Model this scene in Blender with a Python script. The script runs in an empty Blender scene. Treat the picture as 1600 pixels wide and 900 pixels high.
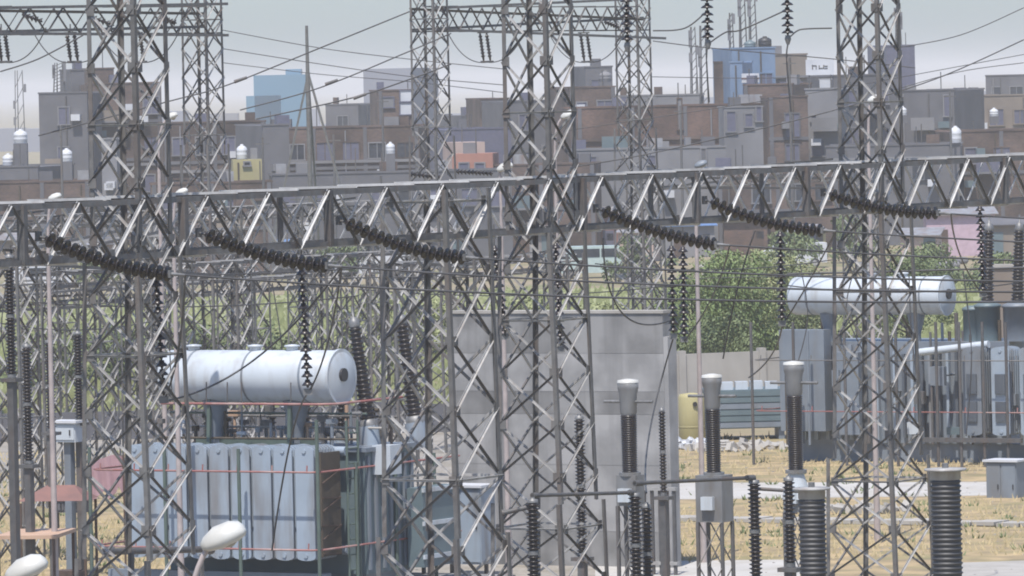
import bpy, math, random
from mathutils import Vector, Matrix
random.seed(7)
R = math.radians
sc = bpy.context.scene
col = sc.collection

# ------------------------------------------------------------------ camera
F = 10000.0            # focal length in photograph pixels (1600 wide)
EYE = 12.2             # camera height above the yard
ROLL = R(1.3)
cam_d = bpy.data.cameras.new('camera')
cam = bpy.data.objects.new('camera', cam_d); col.objects.link(cam)
cam.matrix_world = Matrix.Translation((0, 0, EYE)) @ Matrix.Rotation(R(90), 4, 'X') @ Matrix.Rotation(-ROLL, 4, 'Z')
cam_d.sensor_width = 36.0
cam_d.lens = F * 36.0 / 1600.0
cam_d.shift_x = 320 * math.sin(ROLL) / 1600.0
cam_d.shift_y = -320 * math.cos(ROLL) / 1600.0
cam_d.clip_start = 1.0
cam_d.clip_end = 30000.0
sc.camera = cam
# ------------------------------------------------------------------ sky, sun, exposure
UA = R(59.6)
U = Vector((math.cos(UA), math.sin(UA), 0))      # along the gantry, receding to the right
V = Vector((math.sin(UA), -math.cos(UA), 0))     # across it, towards the near right
ZUP = Vector((0, 0, 1))
SUN_EL = R(64)
sun_h = (-U * 0.96 + V * 0.28).normalized()
to_sun = sun_h * math.cos(SUN_EL) + ZUP * math.sin(SUN_EL)
wd = bpy.data.worlds.new('World'); sc.world = wd; wd.use_nodes = True
nt = wd.node_tree
bg = nt.nodes['Background']; bg.inputs['Strength'].default_value = 0.15
sky = nt.nodes.new('ShaderNodeTexSky'); sky.sky_type = 'NISHITA'; sky.sun_disc = False
sky.sun_elevation = SUN_EL; sky.sun_rotation = math.atan2(sun_h.x, sun_h.y)
sky.dust_density = 1.2; sky.air_density = 0.88; sky.ozone_density = 6.5
nt.links.new(sky.outputs[0], bg.inputs['Color'])
sl = bpy.data.lights.new('sun', 'SUN'); sl.energy = 4.6; sl.angle = R(0.6); sl.color = (1.0, 0.945, 0.875)
so = bpy.data.objects.new('sun', sl); col.objects.link(so)
so.rotation_euler = to_sun.to_track_quat('Z', 'Y').to_euler(); so.location = (0, 0, 60)
sc.view_settings.view_transform = 'Standard'; sc.view_settings.look = 'None'
sc.view_settings.gamma = 1.0; sc.view_settings.use_curve_mapping = False
sc.view_settings.exposure = 0.30
sc.render.engine = 'CYCLES'
sc.cycles.use_denoising = True
sc.cycles.max_bounces = 5; sc.cycles.diffuse_bounces = 3; sc.cycles.glossy_bounces = 2
sc.cycles.transparent_max_bounces = 4; sc.cycles.volume_bounces = 1
sc.cycles.filter_width = 1.9
HAZE_DENSITY = 0.00030

# ------------------------------------------------------------------ projection helpers
CR, SR = math.cos(ROLL), math.sin(ROLL)
def unroll(px, py):
    dx, dy = px - 800.0, py - 450.0
    return dx * CR - dy * SR, dx * SR + dy * CR
def W(px, py, s):
    """point seen at photograph pixel (px, py) whose scale there is s pixels per metre"""
    dx, dy = unroll(px, py)
    return Vector((dx / s, F / s, EYE - (dy + 320.0) / s))
def S(p): return F / p.y

# ------------------------------------------------------------------ materials
MATS = {}
def mat(name, c1, c2=None, rough=0.6, metal=0.0, scale=3.0, mix=0.5, rand=0.0, bump=0.0, detail=6.0, stain=None, stain_amt=0.3, stain_scale=0.8, streak=0.4):
    m = bpy.data.materials.new(name); m.use_nodes = True
    n = m.node_tree; b = n.nodes['Principled BSDF']
    b.inputs['Roughness'].default_value = rough; b.inputs['Metallic'].default_value = metal
    geo = n.nodes.new('ShaderNodeNewGeometry')
    noi = n.nodes.new('ShaderNodeTexNoise'); noi.inputs['Scale'].default_value = scale; noi.inputs['Detail'].default_value = detail
    n.links.new(geo.outputs['Position'], noi.inputs['Vector'])
    c2 = c2 or tuple(x * 0.75 for x in c1)
    ramp = n.nodes.new('ShaderNodeValToRGB')
    ramp.color_ramp.elements[0].position = 0.5 - 0.5 * mix * 0.6; ramp.color_ramp.elements[1].position = 0.5 + 0.5 * mix * 0.6
    ramp.color_ramp.elements[0].color = (*c2, 1); ramp.color_ramp.elements[1].color = (*c1, 1)
    n.links.new(noi.outputs['Fac'], ramp.inputs[0])
    out = ramp.outputs[0]
    if stain:
        ns = n.nodes.new('ShaderNodeTexNoise'); ns.inputs['Scale'].default_value = stain_scale; ns.inputs['Detail'].default_value = 8
        mp = n.nodes.new('ShaderNodeMapping'); mp.inputs['Scale'].default_value = (2.2, 2.2, streak)
        n.links.new(geo.outputs['Position'], mp.inputs['Vector']); n.links.new(mp.outputs[0], ns.inputs['Vector'])
        rr = n.nodes.new('ShaderNodeMapRange'); rr.inputs['From Min'].default_value = 0.48; rr.inputs['From Max'].default_value = 0.7
        rr.inputs['To Max'].default_value = stain_amt
        n.links.new(ns.outputs['Fac'], rr.inputs[0])
        mx = n.nodes.new('ShaderNodeMixRGB'); mx.inputs[2].default_value = (*stain, 1)
        n.links.new(rr.outputs[0], mx.inputs[0]); n.links.new(out, mx.inputs[1]); out = mx.outputs[0]
    if rand:
        oi = n.nodes.new('ShaderNodeObjectInfo')
        mr = n.nodes.new('ShaderNodeMapRange'); mr.inputs['To Min'].default_value = 1 - rand; mr.inputs['To Max'].default_value = 1 + rand
        n.links.new(oi.outputs['Random'], mr.inputs[0])
        hs = n.nodes.new('ShaderNodeHueSaturation'); n.links.new(mr.outputs[0], hs.inputs['Value']); n.links.new(out, hs.inputs['Color']); out = hs.outputs[0]
    n.links.new(out, b.inputs['Base Color'])
    if bump:
        bp = n.nodes.new('ShaderNodeBump'); bp.inputs['Strength'].default_value = bump; bp.inputs['Distance'].default_value = 0.05
        n.links.new(noi.outputs['Fac'], bp.inputs['Height']); n.links.new(bp.outputs[0], b.inputs['Normal'])
    MATS[name] = m
    return m
def brickmat(name, c1, c2, mortar, scale=2.2):
    m = bpy.data.materials.new(name); m.use_nodes = True
    n = m.node_tree; b = n.nodes['Principled BSDF']; b.inputs['Roughness'].default_value = 0.9
    geo = n.nodes.new('ShaderNodeNewGeometry'); sx = n.nodes.new('ShaderNodeSeparateXYZ'); cx = n.nodes.new('ShaderNodeCombineXYZ')
    n.links.new(geo.outputs['Position'], sx.inputs[0])
    ad = n.nodes.new('ShaderNodeMath'); ad.operation = 'ADD'
    n.links.new(sx.outputs[0], ad.inputs[0]); n.links.new(sx.outputs[1], ad.inputs[1])
    n.links.new(ad.outputs[0], cx.inputs[0]); n.links.new(sx.outputs[2], cx.inputs[1])
    bt = n.nodes.new('ShaderNodeTexBrick'); bt.inputs['Scale'].default_value = scale
    bt.inputs['Color1'].default_value = (*c1, 1); bt.inputs['Color2'].default_value = (*c2, 1); bt.inputs['Mortar'].default_value = (*mortar, 1)
    bt.inputs['Mortar Size'].default_value = 0.015
    n.links.new(cx.outputs[0], bt.inputs['Vector'])
    noi = n.nodes.new('ShaderNodeTexNoise'); noi.inputs['Scale'].default_value = 0.35; noi.inputs['Detail'].default_value = 8
    n.links.new(geo.outputs['Position'], noi.inputs['Vector'])
    mr = n.nodes.new('ShaderNodeMapRange'); mr.inputs['From Min'].default_value = 0.3; mr.inputs['From Max'].default_value = 0.7
    mr.inputs['To Min'].default_value = 0.45; mr.inputs['To Max'].default_value = 1.6
    n.links.new(noi.outputs['Fac'], mr.inputs[0])
    hs = n.nodes.new('ShaderNodeHueSaturation'); n.links.new(mr.outputs[0], hs.inputs['Value']); n.links.new(bt.outputs[0], hs.inputs['Color'])
    n.links.new(hs.outputs[0], b.inputs['Base Color'])
    MATS[name] = m
    return m
RUST = (0.12, 0.07, 0.045)
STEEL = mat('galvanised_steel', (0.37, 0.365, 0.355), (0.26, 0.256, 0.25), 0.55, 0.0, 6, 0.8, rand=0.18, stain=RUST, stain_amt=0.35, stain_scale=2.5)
STEELB = mat('sunlit_tone_steel', (0.54, 0.535, 0.52), (0.42, 0.415, 0.41), 0.5, 0.0, 6, 0.8, rand=0.15, stain=RUST, stain_amt=0.25, stain_scale=2.5)  # lighter copy of the steel, sunlit tone of the beam bracing put into colour
STEELM = mat('dull_galvanised_and_shaded_steel', (0.15, 0.147, 0.143), (0.09, 0.088, 0.085), 0.6, 0.0, 6, 0.8, rand=0.15, stain=RUST, stain_amt=0.35, stain_scale=2.5)  # dull legs and chords; also the shaded copy for diagonals
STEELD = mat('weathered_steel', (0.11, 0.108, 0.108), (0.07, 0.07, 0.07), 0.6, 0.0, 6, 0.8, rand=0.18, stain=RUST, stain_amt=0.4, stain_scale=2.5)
PORC = mat('brown_porcelain', (0.034, 0.027, 0.026), (0.02, 0.017, 0.017), 0.3, 0, 4, 0.6, rand=0.15)
PORCG = mat('grey_porcelain', (0.06, 0.06, 0.062), (0.042, 0.042, 0.044), 0.55, 0, 4, 0.6)
CAPM = mat('cast_cap', (0.22, 0.22, 0.22), (0.13, 0.13, 0.13), 0.5, 0.3, 9, 0.6)
WIRE = mat('aluminium_conductor', (0.075, 0.075, 0.08), (0.045, 0.045, 0.045), 0.6, 0.2, 1, 0.6)
TBLUE = mat('pale_blue_paint', (0.31, 0.365, 0.425), (0.24, 0.29, 0.345), 0.45, 0, 1.2, 0.9, stain=(0.15, 0.125, 0.105), stain_amt=0.65, stain_scale=1.0)
TWHITE = mat('pale_grey_paint', (0.50, 0.54, 0.575), (0.42, 0.46, 0.495), 0.38, 0, 0.9, 0.9, stain=(0.30, 0.28, 0.26), stain_amt=0.5, stain_scale=1.6)
TGREY = mat('grey_blue_paint', (0.20, 0.23, 0.265), (0.14, 0.165, 0.195), 0.5, 0, 1.5, 0.9, stain=(0.14, 0.12, 0.10), stain_amt=0.4)
TDARK = mat('dark_blue_grey_paint', (0.10, 0.115, 0.135), (0.06, 0.07, 0.085), 0.5, 0, 1.5, 0.9)
CTG = mat('neutral_grey_paint', (0.21, 0.215, 0.22), (0.14, 0.145, 0.15), 0.5, 0, 2, 0.8, stain=(0.1, 0.08, 0.06), stain_amt=0.5, stain_scale=1.5)
TTEAL = mat('teal_paint', (0.13, 0.175, 0.19), (0.09, 0.125, 0.14), 0.5, 0, 1.5, 0.9)
TGREEN = mat('green_pipe_paint', (0.10, 0.135, 0.115), (0.065, 0.09, 0.075), 0.5, 0, 3, 0.9)
REDP = mat('red_pipe_paint', (0.30, 0.11, 0.10), (0.22, 0.10, 0.09), 0.5, 0, 3, 0.9, stain=(0.4, 0.33, 0.3), stain_amt=0.6)
CONCM = mat('pale_cast_concrete', (0.33, 0.325, 0.32), (0.225, 0.223, 0.22), 0.85, 0, 0.9, 0.35, bump=0.15, stain=(0.13, 0.13, 0.13), stain_amt=0.85, stain_scale=0.7, streak=0.12)
CONC = mat('cast_concrete', (0.265, 0.262, 0.258), (0.165, 0.163, 0.16), 0.85, 0, 0.8, 0.35, bump=0.15, stain=(0.10, 0.10, 0.10), stain_amt=0.85, stain_scale=0.7, streak=0.12)
CONCL = mat('pale_concrete', (0.40, 0.38, 0.35), (0.29, 0.275, 0.25), 0.9, 0, 0.8, 0.9, stain=(0.25, 0.23, 0.2), stain_amt=0.5, stain_scale=0.5)
PLAST = mat('beige_plaster', (0.25, 0.21, 0.175), (0.165, 0.14, 0.12), 0.9, 0, 0.5, 0.9, stain=(0.2, 0.16, 0.13), stain_amt=0.5)
LAMPW = mat('lamp_cover_white', (0.56, 0.56, 0.53), (0.46, 0.46, 0.43), 0.4, 0, 3, 0.8, stain=(0.3, 0.27, 0.22), stain_amt=0.4)
LAMPP = mat('lamp_pole_paint', (0.42, 0.36, 0.34), (0.30, 0.26, 0.25), 0.55, 0, 4, 0.8)
BLACKM = mat('black_plastic', (0.03, 0.03, 0.035), (0.02, 0.02, 0.02), 0.5)
WHITEM = mat('white_plastic', (0.58, 0.59, 0.61), (0.47, 0.48, 0.50), 0.5, 0, 1, 0.8)
YEL = mat('yellow_paint', (0.40, 0.355, 0.18), (0.30, 0.265, 0.13), 0.6, 0, 1, 0.9, stain=(0.3, 0.25, 0.15), stain_amt=0.5)
ORNG = mat('terracotta_paint', (0.38, 0.18, 0.13), (0.27, 0.13, 0.10), 0.7, 0, 1, 0.9)
PEACH = mat('peach_paint', (0.46, 0.35, 0.30), (0.36, 0.27, 0.235), 0.7, 0, 1, 0.9)
BLUEP = mat('blue_paint', (0.17, 0.245, 0.36), (0.11, 0.17, 0.27), 0.6, 0, 0.8, 0.9, stain=(0.2, 0.25, 0.32), stain_amt=0.4)
TANB = mat('tan_board', (0.50, 0.34, 0.24), (0.38, 0.25, 0.17), 0.7, 0, 2, 0.9)
REDB = mat('faded_red_sheet', (0.24, 0.12, 0.10), (0.15, 0.085, 0.075), 0.7, 0, 2, 0.9)
PINK = mat('pink_tarpaulin', (0.44, 0.28, 0.30), (0.32, 0.20, 0.22), 0.7, 0, 2, 0.9)
RUSTSHADE = mat('rust_and_shade_brown', (0.085, 0.066, 0.045), (0.05, 0.04, 0.03), 0.8, 0, 5, 0.9)  # rust tone; also carries the painted shade on the radiator bank's side
WOOD = mat('dark_crate_wood', (0.10, 0.065, 0.05), (0.06, 0.04, 0.03), 0.8, 0, 6, 0.9)
TARPB = mat('blue_tarpaulin', (0.12, 0.22, 0.42), (0.09, 0.17, 0.34), 0.6)
TIN = mat('tin_sheet', (0.34, 0.34, 0.35), (0.22, 0.22, 0.23), 0.5, 0.2, 2, 0.9, stain=(0.2, 0.12, 0.08), stain_amt=0.7)
GLASS = mat('dark_window_glass', (0.05, 0.055, 0.07), (0.03, 0.035, 0.045), 0.12)
SHUT = mat('grey_shutter', (0.12, 0.12, 0.17), (0.09, 0.09, 0.13), 0.5, 0, 3, 0.8)
BRICK = brickmat('brown_brick', (0.125, 0.074, 0.056), (0.088, 0.055, 0.044), (0.12, 0.10, 0.09))
BRICK2 = brickmat('dull_brick', (0.108, 0.071, 0.057), (0.076, 0.053, 0.045), (0.10, 0.09, 0.083))
CEM = mat('grey_cement_render', (0.14, 0.14, 0.152), (0.08, 0.08, 0.09), 0.9, 0, 0.5, 0.9, stain=(0.1, 0.1, 0.11), stain_amt=0.5, stain_scale=0.3)
CEM2 = mat('pale_cement_render', (0.225, 0.224, 0.235), (0.135, 0.134, 0.142), 0.9, 0, 0.4, 0.9, stain=(0.16, 0.16, 0.17), stain_amt=0.5, stain_scale=0.3)
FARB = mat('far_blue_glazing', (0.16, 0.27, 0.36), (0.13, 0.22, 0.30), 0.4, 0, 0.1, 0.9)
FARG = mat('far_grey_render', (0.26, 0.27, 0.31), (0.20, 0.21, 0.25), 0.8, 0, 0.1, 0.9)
GROUND = mat('dry_ground', (0.30, 0.235, 0.15), (0.19, 0.17, 0.10), 0.95, 0, 0.15, 0.9, stain=(0.10, 0.13, 0.045), stain_amt=0.7, stain_scale=0.08)
STRAW = mat('straw_grass_ground', (0.40, 0.30, 0.165), (0.20, 0.16, 0.095), 0.95, 0, 0.9, 0.5, stain=(0.17, 0.17, 0.07), stain_amt=0.7, stain_scale=0.25)
GRASSG = mat('green_field_ground', (0.28, 0.295, 0.14), (0.19, 0.21, 0.09), 0.95, 0, 0.12, 0.9, stain=(0.24, 0.22, 0.12), stain_amt=0.6, stain_scale=0.08)
APRON = mat('pale_concrete_apron', (0.46, 0.445, 0.42), (0.37, 0.355, 0.33), 0.9, 0, 0.5, 0.9, stain=(0.3, 0.27, 0.22), stain_amt=0.5, stain_scale=0.3)
GRAVEL = mat('yard_gravel', (0.34, 0.31, 0.27), (0.20, 0.185, 0.16), 0.95, 0, 5, 0.9, bump=0.4, stain=(0.16, 0.14, 0.1), stain_amt=0.6, stain_scale=0.3)
DRYG = mat('dry_grass_blades', (0.47, 0.38, 0.22), (0.24, 0.20, 0.11), 0.9, 0, 2.5, 0.5)
LEAF = mat('green_leaves', (0.185, 0.24, 0.08), (0.09, 0.135, 0.04), 0.6, 0, 0.9, 0.9, detail=3)
LEAFL = mat('light_green_leaves', (0.28, 0.30, 0.135), (0.20, 0.22, 0.095), 0.6, 0, 0.7, 0.9, detail=3)
LEAFD = mat('dusty_green_leaves', (0.155, 0.19, 0.08), (0.085, 0.115, 0.045), 0.7, 0, 0.7, 0.9, detail=3)
BARK = mat('bark', (0.11, 0.085, 0.065), (0.07, 0.055, 0.04), 0.9, 0, 5, 0.9)

# ------------------------------------------------------------------ object helpers
def link(o):
    col.objects.link(o); return o
def tag(o, label=None, cat=None, group=None, kind=None):
    if label: o['label'] = label
    if cat: o['category'] = cat
    if group: o['group'] = group
    if kind: o['kind'] = kind
    return o
def thing(name, label, cat, base, rotz=0.0, group=None):
    o = link(bpy.data.objects.new(name, None)); o.empty_display_size = 0.3
    o.location = base; o.rotation_euler = (0, 0, rotz)
    return tag(o, label, cat, group, 'thing')
def setm(o, M):
    o.rotation_mode = 'QUATERNION'; o.matrix_basis = M
def inv(parent):
    return (Matrix.Translation(parent.location) @ parent.rotation_euler.to_matrix().to_4x4()).inverted()

class MB:
    def __init__(s): s.v = []; s.f = []; s.sm = []
    def add(s, vs, fs, smooth=False):
        o = len(s.v); s.v += [tuple(v) for v in vs]
        for f in fs: s.f.append(tuple(i + o for i in f)); s.sm.append(smooth)
    def box(s, c, d, ax=None):
        c = Vector(c); hx, hy, hz = d[0] / 2, d[1] / 2, d[2] / 2
        X, Y, Z = ax or (Vector((1, 0, 0)), Vector((0, 1, 0)), ZUP)
        vs = [c + X * (hx * a) + Y * (hy * b) + Z * (hz * e) for a in (-1, 1) for b in (-1, 1) for e in (-1, 1)]
        s.add(vs, [(0, 1, 3, 2), (4, 6, 7, 5), (0, 4, 5, 1), (2, 3, 7, 6), (0, 2, 6, 4), (1, 5, 7, 3)])
        return s
    def bar(s, p0, p1, w, h=None):
        p0, p1 = Vector(p0), Vector(p1); d = p1 - p0; L = d.length; d.normalize()
        a = d.cross(ZUP)
        if a.length < 1e-3: a = Vector((1, 0, 0))
        a.normalize(); b = a.cross(d)
        return s.box((p0 + p1) / 2, (w, h or w, L), (a, b, d))
    def cyl(s, p0, p1, r0, r1=None, n=10, cap=True, smooth=True):
        p0, p1 = Vector(p0), Vector(p1); r1 = r0 if r1 is None else r1
        return s.lathe([(r0, 0), (r1, (p1 - p0).length)], p0, p1 - p0, n, cap, smooth)
    def lathe(s, prof, o, axis=(0, 0, 1), n=14, cap=True, smooth=True):
        o = Vector(o); d = Vector(axis).normalized()
        a = d.cross(ZUP)
        if a.length < 1e-3: a = Vector((1, 0, 0))
        a.normalize(); b = d.cross(a)
        vs = []
        for r, t in prof:
            for k in range(n):
                w = 2 * math.pi * k / n
                vs.append(o + d * t + (a * math.cos(w) + b * math.sin(w)) * r)
        fs = [(i * n + k, i * n + (k + 1) % n, (i + 1) * n + (k + 1) % n, (i + 1) * n + k) for i in range(len(prof) - 1) for k in range(n)]
        s.add(vs, fs, smooth)
        if cap:
            s.add(vs[:n], [tuple(reversed(range(n)))]); s.add(vs[-n:], [tuple(range(n))])
        return s
    def tube(s, pts, r, n=6):
        pts = [Vector(p) for p in pts]; vs = []; prev = None
        for i, p in enumerate(pts):
            d = (pts[min(i + 1, len(pts) - 1)] - pts[max(i - 1, 0)]).normalized()
            a = d.cross(ZUP)
            if a.length < 1e-3: a = prev or Vector((1, 0, 0))
            a.normalize(); prev = a; b = d.cross(a)
            for k in range(n):
                w = 2 * math.pi * k / n
                vs.append(p + (a * math.cos(w) + b * math.sin(w)) * r)
        s.add(vs, [(i * n + k, i * n + (k + 1) % n, (i + 1) * n + (k + 1) % n, (i + 1) * n + k) for i in range(len(pts) - 1) for k in range(n)], True)
        return s
    def mesh(s, name, m):
        me = bpy.data.meshes.new(name); me.from_pydata(s.v, [], s.f); me.materials.append(m)
        me.polygons.foreach_set('use_smooth', s.sm); me.update()
        return me
    def build(s, name, m, parent=None, base=None):
        o = link(bpy.data.objects.new(name, s.mesh(name, m)))
        if parent: o.parent = parent
        if base is not None: o.location = base
        return o

# unit angle section: flange in the face plane (local x = a), outstanding flange along local y = n, length along z
def angle_mesh(name, m, t=0.14):
    p = [(0, 0), (1, 0), (1, t), (t, t), (t, 1), (0, 1)]
    b = MB(); n = 6
    vs = [(x, y, 0) for x, y in p] + [(x, y, 1) for x, y in p]
    b.add(vs, [(i, (i + 1) % n, (i + 1) % n + n, i + n) for i in range(n)] + [tuple(reversed(range(n))), tuple(range(n, 2 * n))])
    return b.mesh(name, m)
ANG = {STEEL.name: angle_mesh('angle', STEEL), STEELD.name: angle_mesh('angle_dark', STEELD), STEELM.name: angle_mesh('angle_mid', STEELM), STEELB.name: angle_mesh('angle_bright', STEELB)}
def member(name, par, pinv, p0, p1, n, w, style='B', m=STEEL, a=None):
    """steel angle p0-p1 on a face with outward normal n. B: outstanding flange along the lower edge; S: along the upper edge"""
    d = p1 - p0; L = d.length; d = d / L
    if a is None:
        a = n.cross(d).normalized()
        if (a.z < 0) == (style == 'B'): a = -a
    nn = d.cross(a).normalized()
    if nn.dot(n) < 0: nn = -nn
    off = -a * (w * 0.5)
    M = Matrix.Identity(4)
    for k, c in enumerate((a * w, nn * w, d * L)): M.col[k][:3] = c
    M.translation = p0 + off
    o = link(bpy.data.objects.new(name, ANG[m.name])); o.parent = par
    setm(o, pinv @ M)
    return o
GUS = MB().box((0, 0, 0), (0.15, 0.012, 0.17)).mesh('gusset_plate', STEELM)
def lerp_profile(prof, z):
    for (z0, a0), (z1, a1) in zip(prof, prof[1:]):
        if z0 <= z <= z1: return a0 + (a1 - a0) * (z - z0) / (z1 - z0)
    return prof[0][1] if z < prof[0][0] else prof[-1][1]

def column(name, label, c, prof, wl=0.11, wb=0.06, m=STEEL, ratio=1.0, group=None, zmin=0.0, single=False, mb=None, gusset=False, panel=None):
    """lattice column: four angle legs, X bracing on four faces. prof = [(z, side)...] rising"""
    base = Vector((c.x, c.y, 0)); t = thing(name, label, 'lattice column', base, 0, group); pi = Matrix.Translation(-base)
    mb = mb or m
    def corner(su, sv, z):
        a = lerp_profile(prof, z) / 2
        return base + U * (su * a) + V * (sv * a) + ZUP * z
    zs = [prof[0][0]]
    while zs[-1] < prof[-1][0] - 0.3: zs.append(min(prof[-1][0], zs[-1] + (panel or ratio * lerp_profile(prof, zs[-1]))))
    for su, sv in ((-1, -1), (-1, 1), (1, -1), (1, 1)):
        brk = sorted({prof[0][0], prof[-1][0]} | {z for z, _ in prof})
        for z0, z1 in zip(brk, brk[1:]):
            p0, p1 = corner(su, sv, z0), corner(su, sv, z1)
            d = (p1 - p0); L = d.length; d.normalize()
            M = Matrix.Identity(4)
            for k, cc in enumerate((-U * su * wl, -V * sv * wl, d * L)): M.col[k][:3] = cc
            M.translation = p0
            o = link(bpy.data.objects.new('leg', ANG[m.name])); o.parent = t; setm(o, pi @ M)
    faces = [((-1, -1), (-1, 1), -U), ((-1, 1), (1, 1), V), ((1, 1), (1, -1), U), ((1, -1), (-1, -1), -V)]
    for fi, (ca, cb, n) in enumerate(faces):
        for i, (z0, z1) in enumerate(zip(zs, zs[1:])):
            if z1 < zmin: continue
            # left-face falling and right-face rising diagonals painted lit in lighter steel, others painted shaded
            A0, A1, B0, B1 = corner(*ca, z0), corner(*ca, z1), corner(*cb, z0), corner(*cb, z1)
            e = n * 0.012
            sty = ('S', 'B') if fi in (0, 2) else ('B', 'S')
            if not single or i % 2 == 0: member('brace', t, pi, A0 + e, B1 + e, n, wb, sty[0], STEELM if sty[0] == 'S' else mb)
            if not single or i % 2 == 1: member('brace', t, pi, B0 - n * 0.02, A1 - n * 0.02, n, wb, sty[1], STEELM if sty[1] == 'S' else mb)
            if gusset and fi < 2:
                for c_, sg in ((A1, 1), (B1, -1)):
                    w_ = (B1 - A1).normalized(); M = Matrix.Identity(4)
                    for k_, cc in enumerate((w_, n, ZUP)): M.col[k_][:3] = cc
                    M.translation = c_ + w_ * (0.07 * sg) + n * 0.03
                    g_ = link(bpy.data.objects.new('gusset_plate', GUS)); g_.parent = t; setm(g_, pi @ M)
            if i % 4 == 3: member('strut', t, pi, A1 + e * 2, B1 + e * 2, n, wb, 'S', mb)
    return t

def beam(name, label, p0, p1, depth, width, bay, wc=0.12, wb=0.06, m=STEEL, posts=(), group=None, ends=True, mc=None, gusset=False):
    """box truss; p0, p1 on the near (V side) face at top-chord height"""
    base = p0.copy(); t = thing(name, label, 'gantry beam', base, 0, group); pi = Matrix.Translation(-base)
    d = (p1 - p0); L = d.length; d.normalize(); D = -ZUP * depth; Wd = -V * width
    def chord(o, a, n):
        M = Matrix.Identity(4)
        for k, c in enumerate((a * wc, n * wc, d * L)): M.col[k][:3] = c
        M.translation = o
        q = link(bpy.data.objects.new('chord', ANG[(mc or STEELM).name])); q.parent = t; setm(q, pi @ M)
    chord(p0, -ZUP, -V); chord(p0 + D, ZUP, -V); chord(p0 + Wd, -ZUP, V); chord(p0 + Wd + D, ZUP, V)
    n = max(2, round(L / bay)); b = L / n
    for k in range(n):
        a0, a1 = p0 + d * (b * k), p0 + d * (b * (k + 1))
        e = V * 0.015
        if k % 2 == 0:   # rising to the right, lit look painted in with lighter steel
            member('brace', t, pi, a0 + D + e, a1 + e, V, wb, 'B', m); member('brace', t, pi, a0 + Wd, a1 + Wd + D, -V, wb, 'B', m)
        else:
            member('brace', t, pi, a0 + e, a1 + D + e, V, wb, 'S', STEELM); member('brace', t, pi, a0 + Wd + D, a1 + Wd, -V, wb, 'B', m)  # front falling diagonal in darker steel, its shade painted in
        if gusset:
            q0, q1 = (a0 + Wd + D, a1 + Wd) if k % 2 == 0 else (a0 + Wd, a1 + Wd + D)
            member('counter_brace', t, pi, q0 - V * .02, q1 - V * .02, -V, wb * 0.75, 'B', STEEL)
        if k % 2 == 0:
            member('plan_brace', t, pi, a0 + ZUP * .01, a1 + Wd + ZUP * .01, ZUP, wb, 'B', m); member('plan_brace', t, pi, a0 + D + Wd, a1 + D, -ZUP, wb, 'B', m)
        else:
            member('plan_brace', t, pi, a0 + Wd + ZUP * .01, a1 + ZUP * .01, ZUP, wb, 'B', m); member('plan_brace', t, pi, a0 + D, a1 + D + Wd, -ZUP, wb, 'B', m)
    if gusset:
        for k in range(n + 1):
            q_ = link(bpy.data.objects.new('gusset_plate', GUS)); q_.parent = t; M = Matrix.Identity(4)
            for k_, cc in enumerate((d, V, ZUP)): M.col[k_][:3] = cc
            M.translation = p0 + d * (b * k) + V * 0.03 + (ZUP * -0.1 if k % 2 else D + ZUP * 0.1); setm(q_, pi @ M)
    for q in posts:
        o = p0 + d * (L * q)
        pb = MB(); pb.box((0, 0, 0), (0.11, 0.05, depth - 0.02), (d, V, ZUP)).box(-d * 0.045 - V * 0.07, (0.03, 0.09, depth - 0.02), (d, V, ZUP)).box(d * 0.045 - V * 0.07, (0.03, 0.09, depth - 0.02), (d, V, ZUP))
        pb.build('post', STEELD, t, (o + D / 2 + V * 0.03) - base)
        pb2 = MB(); pb2.box((0, 0, 0), (0.12, 0.05, depth - 0.02), (d, V, ZUP)); pb2.build('post', STEELD, t, (o + D / 2 + Wd - V * 0.03) - base)
    return t

# ------------------------------------------------------------------ the setting
def sheet(name, pts, z, m, label=None):
    b = MB(); b.add([(p[0], p[1], z) for p in pts], [tuple(range(len(pts)))])
    o = b.build(name, m); tag(o, kind='structure')
    if label: o['label'] = label
    return o
sheet('ground', [(-5000, -200), (5000, -200), (5000, 11000), (-5000, 11000)], 0, GROUND)
def gp(px, s): # ground point at image column px, scale s
    py = 130 + EYE * s - (px - 800) * SR
    dx, dy = unroll(px, py); return (dx / s, F / s)
def band(name, px0, px1, sn0, sf0, sn1, sf1, z, m): # near/far scale at each side
    return sheet(name, [gp(px0, sn0), gp(px1, sn1), gp(px1, sf1), gp(px0, sf0)], z, m)
band('green_field', -900, 2500, 38, 26.5, 38, 26.5, 0.004, GRASSG)
band('yard_gravel', -400, 1090, 140, 44, 140, 44, 0.008, GRAVEL)
band('dry_grass_verge', 1040, 2000, 80, 46, 80, 46, 0.012, STRAW)
band('dry_grass_verge', -200, 330, 66, 51, 66, 51, 0.012, STRAW)
band('concrete_apron', 980, 2000, 53.8, 51.6, 54.6, 53.2, 0.016, APRON)
band('concrete_apron', 930, 1250, 66, 61.6, 66, 61.9, 0.016, APRON)
band('concrete_apron', 1490, 2000, 66, 62.8, 66, 62.4, 0.020, CONCL)
band('earth_lot', -900, 2500, 26.4, 21.5, 26.4, 21.5, 0.006, GROUND)

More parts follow.
